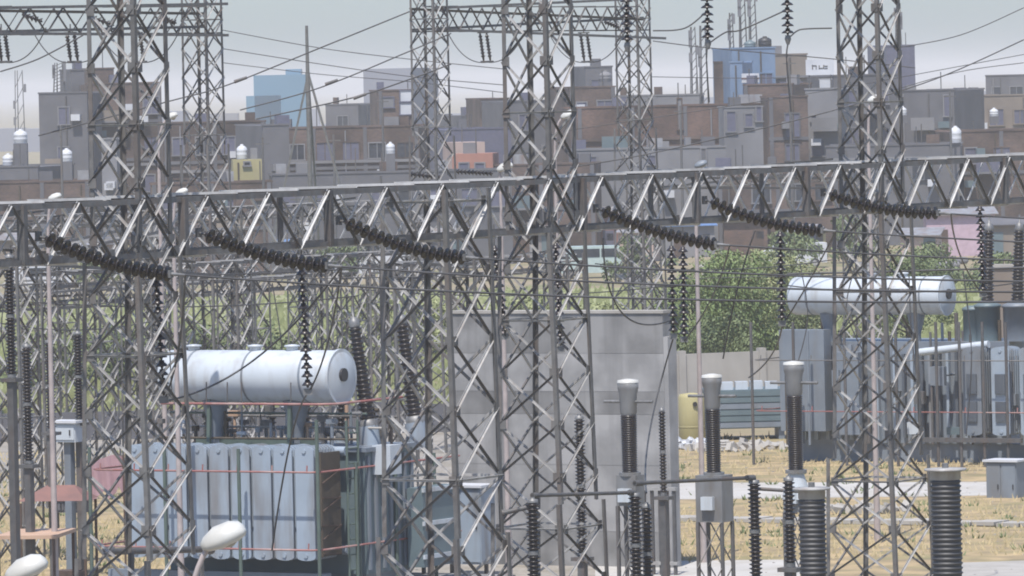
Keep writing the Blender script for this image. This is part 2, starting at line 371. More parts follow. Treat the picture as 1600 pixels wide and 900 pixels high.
# ------------------------------------------------------------------ front gantry
SL, SRR = 95.0, 73.0
GA = Vector((-763 / SL, F / SL, 0)); GB = Vector((774 / SRR, F / SRR, 0))
def on_beam(dxp):   # plan point on the gantry line seen at unrolled offset dxp from centre
    d = GB - GA; t = (dxp * GA.y / F - GA.x) / (d.x - dxp * d.y / F)
    return GA + d * t
ZT = 10.4
UPROF = [(0.0, 1.72), (4.35, 1.38), (9.4, 1.0), (17.0, 0.90)]
T1, T2, T3, T2b = on_beam(-592), on_beam(49), on_beam(566), on_beam(-116)
column('gantry_column', 'tall grey lattice column left of the blue transformer, rising past the beam', T1, UPROF, 0.082, 0.037, STEELM, panel=0.97, mb=STEEL, gusset=True)
column('gantry_column', 'tall grey lattice column in the middle, in front of the concrete wall', T2, UPROF, 0.082, 0.037, STEELM, panel=0.97, mb=STEEL, gusset=True)
column('gantry_column', 'tall grey lattice column at the right, in front of the far transformer', T3, UPROF, 0.082, 0.037, STEELM, panel=0.97, mb=STEEL, gusset=True)
column('gantry_column', 'wider lattice column ending at the beam, right of the blue transformer', T2b, [(0, 1.9), (4.0, 1.62), (10.3, 1.27)], 0.09, 0.045, STEELM, panel=1.26, mb=STEEL, gusset=True)
dB = (GB - GA).normalized()
bA = GA - dB * 4.0 + V * 0.5 + ZUP * ZT; bB = GB + dB * 4.0 + V * 0.5 + ZUP * ZT
LB = (bB - bA).length
def bt(px, py=340):
    dx, _ = unroll(px, py)
    d = bB - bA; return (dx * bA.y / F - bA.x) / (d.x - dx * d.y / F)
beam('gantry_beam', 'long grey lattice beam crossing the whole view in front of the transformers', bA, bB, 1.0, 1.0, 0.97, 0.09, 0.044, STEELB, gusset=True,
     posts=[bt(x) for x in (36, 288, 515, 912, 1090, 1262, 1572)])
# upper beam just above the view, carrying the hanging strings
bU0 = T2 + V * 0.45 + ZUP * 16.4; bU1 = T3 + V * 0.45 + ZUP * 16.4
beam('upper_gantry_beam', 'grey lattice beam joining the tops of the middle and right columns', bU0, bU1, 0.9, 0.9, 1.2, 0.11, 0.06)

# ------------------------------------------------------------------ insulators
def disc_mesh(name, m, r=0.132, n=16):
    b = MB()
    b.lathe([(0.03, -0.075), (0.045, -0.07), (0.05, -0.035), (0.06, -0.03), (r * 0.75, -0.012), (r, 0.022), (r * 0.97, 0.034), (r * 0.7, 0.02), (r * 0.66, 0.034), (r * 0.42, 0.02), (0.03, 0.03), (0.016, 0.075)], (0, 0, 0), (0, 0, 1), n)
    return b.mesh(name, m)
DISC = disc_mesh('disc', PORC)
DISCS = disc_mesh('disc_small', PORC, 0.105)
def string_along(name, label, pts, n, me=DISC, group=None, cat='insulator string', plates=True):
    """discs along a polyline/curve given as a function t->point"""
    base = pts(0.0); t = thing(name, label, cat, base, 0, group)
    for k in range(n):
        q = (k + 0.5) / n; p = pts(q); d = (pts(min(1, q + 0.02)) - pts(max(0, q - 0.02))).normalized()
        o = link(bpy.data.objects.new('disc', me)); o.parent = t
        setm(o, Matrix.Translation(p - base) @ d.to_track_quat('Z', 'Y').to_matrix().to_4x4())
    return t
def sag(a, b, dz, seg=24):
    return [a.lerp(b, i / seg) - ZUP * (4 * dz * (i / seg) * (1 - i / seg)) for i in range(seg + 1)]
def wire(label, pts, r=0.013, name='overhead_wire', cat='wire', m=WIRE, group=None):
    base = pts[0]; b = MB(); b.tube([p - base for p in pts], r * 1.45)
    return tag(b.build(name, m, None, base), label, cat, group)
TENS = [((68, 372), (268, 428), 'leftmost'), ((318, 366), (505, 415), 'second from left'), ((537, 347), (730, 402), 'third from left'),
        ((938, 328), (1110, 382), 'third from right'), ((1108, 315), (1288, 360), 'second from right'), ((1293, 303), (1456, 333), 'rightmost')]
ENDS = []
for (a, b, w) in TENS:
    dx, dy = unroll(*a); pt = bA + (bB - bA) * bt(*a)
    s0 = S(pt); A = W(a[0], a[1], s0) + V * 0.04
    L = 2.42; sg_ = random.uniform(0.34, 0.52)
    B0 = A + V * L
    s1 = S(B0); zb = W(b[0], b[1], s1).z
    Bp = Vector((B0.x, B0.y, zb))
    def cur(q, A=A, B=Bp, g_=sg_): return A.lerp(B, q) - ZUP * (g_ * q * (1 - q))
    t = string_along('tension_insulator_string', f'dark brown disc insulator string slanting off the near beam, {w} of six', cur, 16, group='slanting strings on the near beam')
    # clevis link to the beam and dead-end clamp at the live end
    lk = MB(); lk.cyl((0, 0, 0), -V * 0.16 + ZUP * 0.03, 0.022, n=8).box(-V * 0.14 + ZUP * 0.03, (0.06, 0.12, 0.16), (V, U, ZUP)); lk.build('clevis', STEELD, t)
    cl = MB(); e = Bp - A; cl.cyl(e, e + V * 0.30 - ZUP * 0.02, 0.035, 0.022, 8).box(e + V * 0.02, (0.05, 0.10, 0.12), (V, U, ZUP)); cl.build('dead_end_clamp', CAPM, t)
    ENDS.append(Bp + V * 0.30 - ZUP * 0.02)
for i, e in enumerate(ENDS):
    far = e + V * 38 + ZUP * 1.0
    wire(f'thin conductor running right from the {TENS[i][2]} slanting string', sag(e, far, 0.9, 30), 0.013)

# strings that hang under the near beam and hold the jumpers
HANG = [((243, 424), (256, 618), 92), ((471, 420), (481, 606), 88), ((772, 384), (790, 520), 80), ((868, 380), (876, 540), 79), ((1049, 384), (1052, 520), 76), ((1067, 386), (1069, 525), 75),
        ((1219, 362), (1222, 500), 75), ((1531, 322), (1536, 455), 72)]
HW = ['at the left end of the pale conservator', 'in front of the pale conservator', 'left of the middle column', 'inside the middle column', 'left one of the pair at the wall edge',
      'right one of the pair at the wall edge', 'left of the far conservator', 'near the right edge of the photo']
HEND = []
for ((a, b, s), w) in zip(HANG, HW):
    A, B = W(*a, s), W(*b, s)
    n = max(8, round((A - B).length / 0.146))
    def cur(q, A=A, B=B): return A.lerp(B, q)
    t = string_along('hanging_insulator_string', f'dark disc insulator string hanging straight down {w}', cur, n, DISCS, 'strings hanging from the near beam')
    hk = MB(); hk.cyl((0, 0, 0), (0, 0, 0.42), 0.016, n=6); hk.build('hanger_rod', STEELD, t)
    cl = MB(); e = B - A; cl.box(e - ZUP * 0.07, (0.16, 0.06, 0.12)); cl.build('clamp', CAPM, t)
    HEND.append(B - ZUP * 0.1)
def spline(ps, n=8):
    out = []
    for i in range(len(ps) - 1):
        p0, p1, p2, p3 = ps[max(i - 1, 0)], ps[i], ps[i + 1], ps[min(i + 2, len(ps) - 1)]
        for k in range(n):
            t = k / n
            out.append(0.5 * ((2 * p1) + (p2 - p0) * t + (2 * p0 - 5 * p1 + 4 * p2 - p3) * t * t + (3 * p1 - p0 - 3 * p2 + p3) * t ** 3))
    out.append(ps[-1]); return out
def bez(a, b, c, n=20):
    return [a.lerp(b, i / n).lerp(b.lerp(c, i / n), i / n) for i in range(n + 1)]
for i, (a, mid, c, lab) in enumerate([
        (ENDS[0], W(285, 560, 92), HEND[0], 'drooping jumper wire beneath the leftmost slanting string'),
        (ENDS[1], W(400, 600, 88), HEND[0], 'jumper wire swooping across the pale conservator'),
        (ENDS[1], W(515, 560, 88), HEND[1], 'short jumper beneath the second slanting string'),
        (ENDS[2], W(780, 470, 80), HEND[2], 'jumper wire drooping before the middle column'),
        (W(942, 372, 79), W(945, 540, 79), W(1050, 500, 76), 'looping jumper wire in front of the concrete wall'),
        (ENDS[3], W(1120, 470, 76), HEND[5], 'jumper wire below the third string from the right'),
        (W(1180, 360, 74), W(1150, 440, 74), W(1130, 560, 73), 'jumper wire running down before the green trees'),
        (HEND[6], W(1215, 560, 72), W(1170, 590, 70), 'jumper wire meeting the clamp between the porcelain posts'),
        (ENDS[5], W(1490, 400, 72), HEND[7], 'jumper wire by the right edge of the photo'),
        (HEND[1], W(455, 640, 85), W(425, 860, 84), 'dropper wire falling past the blue radiators'),
        (HEND[4], W(1000, 700, 74), W(1010, 770, 84), 'dropper wire falling along the concrete wall'),
        (ENDS[4], W(1250, 470, 74), HEND[6], 'jumper wire below the second string from the right')]):
    wire(lab, bez(a, mid, c), 0.012, 'jumper_wire')

# strings hanging from above the view
for px, s, y1, lab in ((980, 77, 66, 'beside the rear gantry beam'), (1106, 75.5, 62, 'over the brown roofs, left of the blue house'), (1231, 74, 55, 'over the beige house, left of the right column')):
    B = W(px, y1, s); A = Vector((B.x, B.y, 15.45))
    def cur(q, A=A, B=B): return A.lerp(B, q)
    t = string_along('suspension_insulator_string', f'dark disc string from the top edge {lab}', cur, 16, DISC, 'strings coming down from the top edge')
    cl = MB(); e = B - A; cl.lathe([(0.05, 0), (0.07, -0.08), (0.03, -0.2)], e, (0, 0, 1), 10); cl.build('clamp', CAPM, t)
    up = MB(); up.cyl((0, 0, 0), (0, 0, 0.08), 0.03, n=8); up.build('hanger', STEELD, t)

# ------------------------------------------------------------------ rear gantry
RPROF = [(0.0, 1.5), (5, 1.25), (10.5, 0.95), (17.0, 0.88)]
RC = [Vector((-475 / 50, F / 50, 0)), Vector((-120 / 47, F / 47, 0)), Vector((198 / 44, F / 44, 0))]
RC0 = RC[0] - (RC[1] - RC[0]) * 1.05
for p, w in zip(RC, ('left one, standing before the brown houses', 'middle one, left of the terracotta wall', 'right one, above the concrete wall')):
    column('rear_gantry_column', f'thin lattice column of the rear gantry, {w}', p, RPROF, 0.075, 0.035, STEELM, panel=0.9, mb=STEEL, zmin=0, group='rear gantry columns')
RZ = 14.78
beam('rear_gantry_beam', 'rear lattice beam at the top left corner of the view', RC0 + V * 0.45 + ZUP * RZ, RC[0] + U * 0.45 + V * 0.45 + ZUP * RZ, 0.78, 0.9, 0.9, 0.085, 0.042, STEELD)
beam('rear_gantry_beam', 'rear lattice beam along the top edge in the middle', RC[1] - U * 0.45 + V * 0.45 + ZUP * RZ, RC[2] + U * 0.45 + V * 0.45 + ZUP * RZ, 0.78, 0.9, 0.9, 0.085, 0.042, STEELD)
for px, s, w in ((4, 52.5, 'at the far left edge'), (112, 51.5, 'left of the tall left column'), (215, 50.8, 'inside the tall left column'), (757, 46.2, 'left of the tall middle column'), (914, 44.8, 'right of the tall middle column')):
    A = W(px - 2, 52, s); B = W(px + 4, 95, s); base = A
    t = thing('jumper_insulator', f'twin grey insulator pair hanging under the rear beam {w}', 'insulator', base, 0, 'twin insulators under the rear beams')
    for k in (-1, 1):
        b = MB(); o = V * (0.13 * k); prof = [(0.03, 0)]
        L = (A - B).length
        for j in range(7):
            z = 0.08 + j * (L - 0.16) / 7
            prof += [(0.045, z), (0.085, z + 0.03), (0.045, z + 0.06)]
        prof.append((0.03, L)); b.lathe(prof, o, B - A, 10); b.build('porcelain', PORC, t)
    b = MB(); b.box((0, 0, 0.02), (0.42, 0.08, 0.04), (V, U, ZUP)).box(B - A - ZUP * 0.03, (0.46, 0.10, 0.06), (V, U, ZUP)).bar((0, 0, 0.02), (0, 0, 0.28), 0.04); b.build('yoke_plate', STEELD, t)
    for sgn in (-1, 1):
        wire(f'jumper loop {"left" if sgn < 0 else "right"} of the twin insulators {w}', bez(B - ZUP * 0.05, B + V * (0.9 * sgn) - ZUP * 0.15, B + V * (1.5 * sgn) + ZUP * 0.95, 12), 0.012, 'jumper_wire')
# short dead-end strings seen against the rear beams
for (a, b, s, w) in (((35, 22), (66, 34), 52, 'far left'), ((145, 28), (178, 40), 51.3, 'by the tall left column'), ((250, 28), (275, 36), 50.5, 'right of the tall left column'),
                     ((945, 34), (966, 42), 45, 'right end of middle beam'), ((640, 272), (690, 277), 47, 'left of two behind the near beam top'), ((713, 268), (770, 271), 46, 'right of two behind the near beam top')):
    A, B = W(*a, s), W(*b, s)
    def cur(q, A=A, B=B): return A.lerp(B, q)
    string_along('dead_end_insulator_string', f'short dark insulator string on the rear gantry, {w}', cur, max(5, round((A - B).length / 0.13)), DISCS, 'short strings on the rear gantry')

# sky wires
SKYW = [
    ([(640, 18), (500, 75), (355, 133), (265, 158), (60, 212)], 52, 0.016, 'conductor descending left from the middle rear column top'),
    ([(705, 52), (640, 80), (500, 137), (375, 172)], 50, 0.016, 'conductor descending left through the tripod mast'),
    ([(705, 100), (640, 124), (550, 153), (400, 186)], 49, 0.018, 'lowest conductor descending left behind the tripod mast'),
    ([(348, 47), (500, 75), (645, 93), (790, 108)], 47, 0.011, 'upper wire between the left and middle rear columns'),
    ([(348, 76), (500, 100), (645, 120), (790, 133)], 47, 0.011, 'second wire between the left and middle rear columns'),
    ([(348, 98), (500, 116), (645, 128), (790, 145)], 46, 0.010, 'lowest wire between the left and middle rear columns'),
    ([(0, 112), (60, 92), (130, 55)], 55, 0.016, 'conductor rising right at the top left corner'),
    ([(1020, 64), (1110, 75), (1300, 92), (1430, 106)], 44, 0.014, 'wire right of the rear gantry sloping down to the right'),
    ([(890, 262), (1000, 243), (1150, 210), (1300, 173), (1460, 124), (1600, 62)], 50, 0.015, 'long conductor rising right over the brick houses'),
    ([(880, 205), (1100, 172), (1300, 140), (1600, 85)], 46, 0.010, 'thin wire rising right over the blue house'),
    ([(1020, 48), (1070, 44), (1106, 16)], 70, 0.013, 'jumper loop between rear beam and hanging string'),
    ([(1110, 66), (1135, 50), (1160, 46), (1232, 14)], 72, 0.013, 'jumper loop joining two of the hanging strings'),
    ([(1232, 60), (1246, 48), (1262, 45), (1300, 44)], 72, 0.013, 'jumper loop from hanging string to the right column'),
    ([(1108, 62), (1104, 90), (1108, 160)], 73, 0.013, 'dropper below the hanging string left of the blue house'),
    ([(1234, 60), (1229, 90), (1236, 175)], 72, 0.013, 'dropper below the hanging string by the beige house'),
    ([(1018, 120), (1150, 122), (1300, 121)], 44, 0.010, 'thin level wire right of the rear gantry'),
    ([(1400, 140), (1500, 112), (1600, 98)], 45, 0.011, 'lower of the wires at the top right'),
    ([(1400, 75), (1500, 55), (1600, 12)], 48, 0.012, 'topmost wire at the top right'),
    ([(0, 445), (200, 440), (420, 436), (700, 432)], 60, 0.011, 'level bus wire behind the left strings'),
    ([(1230, 428), (1400, 424), (1600, 418)], 60, 0.020, 'dark level bus wire over the far conservator'),
    ([(1060, 436), (1200, 432), (1320, 430)], 48, 0.010, 'thin level wire before the green trees'),
]
for pts, s, r, lab in SKYW:
    wire(lab, spline([W(x, y, s) for x, y in pts]), r)
for (x, y, s, w) in ((366, 128, 52, 'upper'), (508, 132, 50, 'middle'), (552, 154, 49, 'lower')):
    p = W(x, y, s); q = W(x + 20, y - 7, s); b = MB(); b.cyl((0, 0, 0), q - p, 0.055, 0.045, 8)
    tag(b.build('wire_sleeve', STEELD, None, p), f'dark sleeve on the {w} conductor near the tripod mast', 'wire sleeve', 'sleeves on the sky conductors')

# ------------------------------------------------------------------ low bus structures behind
def low_gantry(pts, ztop, side, labb, labc):
    P = [W(px, 400, s) for px, s in pts]
    for p, l in zip(P, labc):
        column('bus_support_column', l, Vector((p.x, p.y, 0)), [(0, side * 1.25), (ztop, side)], 0.07, 0.04, STEELM, ratio=1.05, mb=STEEL, group='low bus support columns')
    for a, b, l in zip(P, P[1:], labb):
        beam('bus_support_beam', l, Vector((a.x, a.y, ztop)) + V * side / 2, Vector((b.x, b.y, ztop)) + V * side / 2, 0.45, side, 0.7, 0.08, 0.045)
low_gantry([(-60, 49), (150, 47.3), (392, 45.5), (545, 44.4)], 5.7, 0.8,
           ['low lattice bus beam at the left edge behind the tall column', 'low lattice bus beam above the left end of the conservator', 'low lattice bus beam above the right end of the conservator'],
           ['low bus column hidden beyond the left edge', 'low lattice bus column behind the tall left column', 'low lattice bus column behind the pale conservator', 'low lattice bus column right of the pale conservator'])
low_gantry([(22, 60), (268, 56.5)], 8.2, 0.75, ['mid height lattice beam at left below the slanting string'],
           ['lattice bus column near the left edge of the view', 'lattice bus column behind the left end of the conservator'])
low_gantry([(1010, 42), (1345, 40)], 8.6, 0.9, ['thin lattice beam behind the near beam above the trees'],
           ['pale lattice column rising behind the concrete wall', 'pale lattice column behind the far conservator'])

low_gantry([(60, 53), (215, 51.8), (365, 50.6), (505, 49.6), (640, 48.6)], 6.9, 0.7,
           ['lattice bus beam behind the left lattice column and its lower strings', 'lattice bus beam just left of the hanging string by the conservator', 'lattice bus beam over the middle of the conservator', 'lattice bus beam between the conservator and the wide column'],
           ['thin lattice bus column close to the left dark posts', 'thin lattice bus column inside the tall left column', 'thin lattice bus column over the conservator left half', 'thin lattice bus column over the conservator right half', 'thin lattice bus column inside the wide column'])
low_gantry([(-40, 42), (95, 41.4), (235, 40.7), (375, 40), (470, 39.5), (580, 39)], 7.6, 0.7,
           ['distant lattice bus beam at the left edge', 'distant lattice bus beam left of the tall left column', 'distant lattice bus beam right of the tall left column', 'distant lattice bus beam above the hanging strings', 'distant lattice bus beam left of the wide column'],
           ['distant lattice column at the left edge', 'distant lattice column left of the tall left column', 'distant lattice column behind the tall left column', 'distant lattice column left of the mast foot', 'distant lattice column right of the mast foot', 'distant lattice column left of the wide column'])
low_gantry([(610, 58), (735, 57), (880, 55.8)], 7.4, 0.75, ['lattice bus beam behind the wide column', 'lattice bus beam before the top of the grey wall'],
           ['thin lattice column at the left side of the wide column', 'thin lattice column between wide and middle columns', 'thin lattice column behind the right half of the middle column'])
rw = random.Random(21)
for k in range(16):
    px = 20 + 52 * k + rw.uniform(-14, 14) if k < 12 else 1250 + 85 * (k - 12); s_ = rw.uniform(52, 66); y0 = rw.uniform(405, 450); y1 = y0 + rw.uniform(120, 260)
    wire(('leftmost', 'second', 'third', 'fourth', 'fifth', 'sixth', 'seventh', 'eighth', 'ninth', 'tenth', 'eleventh', 'twelfth')[k] + ' thin dropper wire from the left among the lattice columns' if k < 12 else 'thin dropper wire before the far transformer, ' + ('leftmost', 'second', 'third', 'rightmost')[k - 12] + ' of four', spline([W(px, y0, s_), W(px + rw.uniform(-14, 14), (y0 + y1) / 2, s_), W(px + rw.uniform(-25, 25), y1, s_)]), 0.012, 'dropper_wire', group='droppers among the columns')
for k, (y, x0_, x1_, s_) in enumerate(((418, 0, 640, 56), (468, 0, 560, 58), (505, 0, 250, 54), (452, 560, 1050, 52), (412, 930, 1300, 50), (446, 1230, 1600, 55))):
    wire(('upper level bus wire behind the left strings', 'lower level bus wire above the conservator', 'short bus wire over the left dark posts', 'bus wire crossing the green field', 'bus wire over the green trees', 'bus wire crossing the far conservator')[k],
         sag(W(x0_, y, s_ + 1), W(x1_, y - 6, s_ - 1), 0.25), 0.013)
# ------------------------------------------------------------------ concrete blast wall
wc = W(1041, 488, 62.5); L = 333 / (62.5 * 0.863) ; 
base = Vector((wc.x, wc.y, 0)) - V * (L / 2)
bw = thing('blast_wall', 'tall plain grey concrete wall between the two transformers', 'wall', base, -R(30.4))
HW_ = wc.z
lifts = [(0, 0.14), (0.14, 0.40), (0.40, 0.60), (0.60, 0.69), (0.69, 0.84), (0.84, 1.0)]
for i, (a, b_) in enumerate(lifts):       # pour lifts with recessed joints
    b = MB(); b.box((0, 0, HW_ * (a + b_) / 2), (L, 0.40 + 0.006 * (i % 2), HW_ * (b_ - a) - 0.008)); b.build('concrete_lift', CONCM if i in (1, 2, 4) else CONC, bw)
b = MB(); b.box((0, 0, HW_ / 2 - 0.02), (L - 0.04, 0.36, HW_ - 0.06)); b.build('joint_core', CONC, bw)
b = MB(); b.box((0, 0, HW_ + 0.02), (L + 0.08, 0.48, 0.07)); b.build('coping', CONCL, bw)
b = MB(); b.box((L / 2 + 0.07, 0.02, HW_ / 2 - 0.3), (0.13, 0.44, HW_ - 0.6)); b.build('end_pier', CONCM, bw)

# ------------------------------------------------------------------ transformers
def shed_profile(r0, r1, L, pitch, depth, z0=0.0):
    prof = [(r0, z0)]; n = int(L / pitch)
    for j in range(n):
        z = z0 + (j + 0.15) * L / n; r = r0 + (r1 - r0) * j / n
        prof += [(r, z), (r + depth, z + 0.35 * L / n), (r + depth * 0.9, z + 0.5 * L / n), (r, z + 0.6 * L / n)]
    prof.append((r1, z0 + L)); return prof
def bushing(par, p, d, L, r=0.16, m=PORC, cap=True):
    b = MB(); d = Vector(d).normalized(); b.lathe(shed_profile(r, r * 0.72, L, 0.11, 0.05), p, d, 14); o = b.build('bushing', m, par)
    c = MB(); c.lathe([(r * 1.5, -0.18), (r * 1.5, -0.03), (r * 1.1, 0.02)], p, d, 14); c.build('base_flange', CAPM, o)
    c = MB(); c.lathe([(r * 0.8, L), (r * 0.9, L + 0.05), (r * 0.6, L + 0.22), (0.03, L + 0.25), (0.03, L + 0.5)], p, d, 12); c.build('terminal_cap', CAPM, o)
    return o
def radiator(par, x, y, z0, z1, w, nf=7, pitch=0.12, m=TBLUE):
    """vertical pressed-plate radiator; fins stacked away from the viewer (+y)"""
    root = None
    for k in range(nf):
        b = MB(); hw = w / 2; yy = y + k * pitch; H = z1 - z0
        # plate outline with rounded shoulders, slight pillow relief of vertical channels
        out = []
        for i in range(9): a = math.pi * i / 8; out.append((hw * math.cos(a), z1 - 0.10 + 0.10 * math.sin(a)))
        for i in range(9): a = math.pi * i / 8; out.append((-hw * math.cos(a), z0 + 0.08 - 0.08 * math.sin(a)))
        n = len(out); t = 0.022
        vs = [(x + px, yy - t, pz) for px, pz in out] + [(x + px, yy + t, pz) for px, pz in out]
        b.add(vs, [tuple(range(n))[::-1], tuple(range(n, 2 * n))] + [(i, (i + 1) % n, (i + 1) % n + n, i + n) for i in range(n)])
        if k == 0:
            root = b.build('radiator', m, par)
        else:
            b.build('fin', m, root)
    b = MB(); b.cyl((x, y - 0.05, z1 - 0.12), (x, y + nf * pitch + 0.25, z1 - 0.12), 0.055, n=10).cyl((x, y - 0.05, z0 + 0.12), (x, y + nf * pitch + 0.25, z0 + 0.12), 0.055, n=10); b.build('header_pipe', m, root)
def conservator(par, c, L, r, m=TWHITE, straps=3):
    b = MB(); prof = [(r * 0.2, -L / 2 - 0.10), (r * 0.75, -L / 2 - 0.07), (r * 0.97, -L / 2), (r, -L / 2 + 0.05), (r, L / 2 - 0.02), (r * 0.98, L / 2)]
    b.lathe(prof, c, (1, 0, 0), 40, True, True); o = b.build('conservator', m, par)
    e = MB(); e.lathe([(r * 1.06, L / 2 - 0.03), (r * 1.06, L / 2 + 0.03)], c, (1, 0, 0), 40); e.lathe([(r * 0.94, L / 2 + 0.03), (r * 0.7, L / 2 + 0.09), (r * 0.1, L / 2 + 0.12)], c, (1, 0, 0), 32); e.build('end_plate', m, o)
    g = MB(); g.lathe([(0.16, L / 2 + 0.10), (0.16, L / 2 + 0.17)], (c[0], c[1] - 0.1, c[2] + 0.05), (1, 0, 0), 16); g.build('oil_gauge', BLACKM, o)
    for k in range(straps):
        x = c[0] - L / 2 + L * (k + 0.5) / straps
        s_ = MB(); s_.lathe([(r * 1.008, -0.03), (r * 1.02, 0), (r * 1.008, 0.03)], (x, c[1], c[2]), (1, 0, 0), 40, False); s_.build('weld_seam', TGREY, o)
    for x in (-L * 0.36, 0.02, L * 0.22):
        s_ = MB(); s_.lathe([(0.14, 0), (0.14, 0.10), (0.19, 0.10), (0.19, 0.14), (0.05, 0.16)], (c[0] + x, c[1], c[2] + r - 0.02), (0, 0, 1), 14); s_.build('filler_hatch', m, o)
    return o
def ring_pipe(par, x0, x1, y0, y1, z, r, m=REDP, name='sprinkler_pipe'):
    b = MB(); pts = [(x0, y1, z), (x0, y0 + .2, z), (x0 + .2, y0, z), (x1 - .2, y0, z), (x1, y0 + .2, z), (x1, y1, z)]
    b.tube(pts, r, 8); 
    n = 7
    for k in range(n):
        x = x0 + 0.3 + (x1 - x0 - 0.6) * k / (n - 1); b.cyl((x, y0, z), (x, y0 + 0.02, z + 0.16), 0.02, n=6)
    return b.build(name, m, par)

def transformer(label, origin, side):
    t = thing('power_transformer', label, 'transformer', origin, -R(30.4))
    return t
# left transformer: local x = V, y = U
c0 = W(399, 588, 65.0)
t = transformer('pale blue power transformer with a long white conservator at lower left', Vector((c0.x, c0.y, 0)), -1)
zc = c0.z
conservator(t, (0, 0, zc), 4.85, 0.63)
for x in (-1.15, 1.15):
    b = MB(); b.lathe([(0.34, zc - 0.58), (0.30, zc - 0.75), (0.16, zc - 1.25), (0.15, zc - 1.6)], (x, 0, 0), (0, 0, 1), 16); b.build('conservator_saddle', TGREY, t)
b = MB(); b.box((0.3, 1.0, 2.05), (5.6, 2.2, 2.9)); tk = b.build('tank', TTEAL, t)
b = MB(); b.box((0.3, 1.0, 3.56), (5.8, 2.4, 0.10)); b.build('tank_cover', TGREY, t)
for k in range(7):
    b = MB(); b.box((3.12, -0.0 + 0.33 * k, 2.05), (0.08, 0.09, 2.7)); b.build('stiffener', TGREY, tk)
# frame under the conservator with brackets
for x in (-1.15, 1.15):
    for y in (-0.35, 0.35):
        b = MB(); b.bar((x, y, 3.6), (x * 1.0, y * 0.8, zc - 0.55), 0.09); b.build('saddle_leg', TGREEN, t)
b = MB(); b.box((0, 0, 3.72), (3.4, 0.16, 0.12)); b.build('saddle_rail', TGREEN, t)
x0 = -2.35
b = MB(); b.box((2.80, -1.2, 2.35), (0.05, 0.85, 2.45)); gd = b.build('side_shade_panel', RUSTSHADE, t)  # added panel, its brown stands in for shade on the bank's end
for k in range(7):
    b = MB(); b.bar((2.84, -1.6, 1.2 + .33 * k), (2.84, -0.8, 1.2 + .33 * k + (0.3 if k % 2 else -0.05)), 0.03); b.build('shade_panel_bar', WOOD, gd)
for k in range(9):
    radiator(t, x0 + k * 0.60, -1.75, 1.03, 3.74, 0.51, 8, 0.13)
    b = MB(); b.box((x0 + (k + .5) * 0.60, -1.55, 2.35), (0.085, 0.12, 2.5)); b.build('gap_shade_strip', STEELD, t)  # dark strip added in each gap, shade between radiators put into colour
for z in (1.2, 3.55):
    b = MB(); b.cyl((-2.7, -0.45, z), (2.8, -0.45, z), 0.11, n=12); b.build('main_header_pipe', TBLUE, t)
b = MB(); b.box((-0.4, -1.2, 0.55), (6.2, 0.25, 0.3)).box((0.3, 1.0, 0.3), (5.4, 2.0, 0.6)); b.build('base_frame', TGREY, t)
ring_pipe(t, -3.3, 3.15, -2.3, 4.2, 3.16, 0.024)
ring_pipe(t, -3.3, 3.15, -2.3, 4.2, 1.33, 0.024)
b = MB(); b.tube([(-2.2, -0.8, zc - 0.62), (2.3, -0.8, zc - 0.62), (2.6, -0.6, zc - 0.62), (2.6, 2.5, zc - 0.62)], 0.03, 8)
b.build('sprinkler_pipe', REDP, t)
for x in (-1.7, -0.9, -0.3, 0.1, 1.5):
    b = MB(); b.cyl((x, -0.8, zc - 0.62), (x, -0.78, zc - 0.1), 0.018, n=6); b.build('spray_nozzle', STEELD, t)
for x, m_ in ((-1.15, TGREEN), (0.95, TGREEN), (3.15, TGREEN), (-3.3, TGREEN)):
    b = MB(); b.cyl((x, -2.3, 0.0), (x, -2.3, 3.7 if x != 3.15 else 4.4), 0.045, n=8); b.build('pipe_post', m_, t)
for y in (-0.6, 1.2, 3.0):
    b = MB(); b.cyl((3.15, y, 0), (3.15, y, 3.3), 0.045, n=8); b.build('pipe_post', TGREEN, t)
# high-voltage bushings leaning out, on turrets at the rear right
for k, (x, y) in enumerate(((2.55, 1.1), (2.9, 2.7), (3.3, 4.4))):
    if k == 2: continue
    b = MB(); b.cyl((x, y, 3.4), (x - 0.08, y, 4.05), 0.26, n=16); b.build('turret', TBLUE, t)
    bushing(t, (x - 0.08, y, 4.2), (-0.14, 0.0, 1), 2.25, 0.16)
for k, (x, y) in enumerate(((1.2, 1.9), (0.2, 1.9), (-0.8, 1.9))):
    b = MB(); b.cyl((x, y, 3.6), (x, y, 3.85), 0.14, n=12); b.build('turret', TBLUE, t)
    bushing(t, (x, y, 3.9), (0, 0.1, 1), 0.9, 0.09)
for k in range(46):     # valves, relays and small pipes crowding the cover
    x = -2.6 + 0.125 * k + random.uniform(-.06, .06); h_ = random.uniform(0.25, 0.95); y = random.uniform(-.2, 1.9); b = MB()
    b.cyl((x, y, 3.6), (x, y, 3.6 + h_), random.uniform(.02, .05), n=8)
    if k % 3 == 0: b.box((x, y, 3.6 + h_), (random.uniform(.12, .3), .14, random.uniform(.1, .22)))
    elif k % 3 == 1: b.cyl((x - .12, y, 3.55 + h_), (x + .12, y, 3.55 + h_), .05, n=8)
    b.build('valve', random.choice([CAPM, STEELD, TGREY, WHITEM, RUSTSHADE, TANB, STEELM, PORC]), t)
for z, y, m_ in ((3.82, -0.3, RUSTSHADE), (4.02, 0.9, CONCL), (4.25, 1.6, STEELM), (4.4, 0.2, TGREEN)):
    b = MB(); b.cyl((-2.6, y, z), (3.0, y, z), 0.028, n=8); b.build('cover_pipe', m_, t)
b = MB(); b.box((3.35, 0.5, 3.3), (0.5, 0.5, 0.7)); b.build('control_box', TWHITE, t)
b = MB(); b.box((3.5, 2.3, 1.6), (0.45, 1.6, 1.9)); b.build('cooler_panel', TTEAL, t)
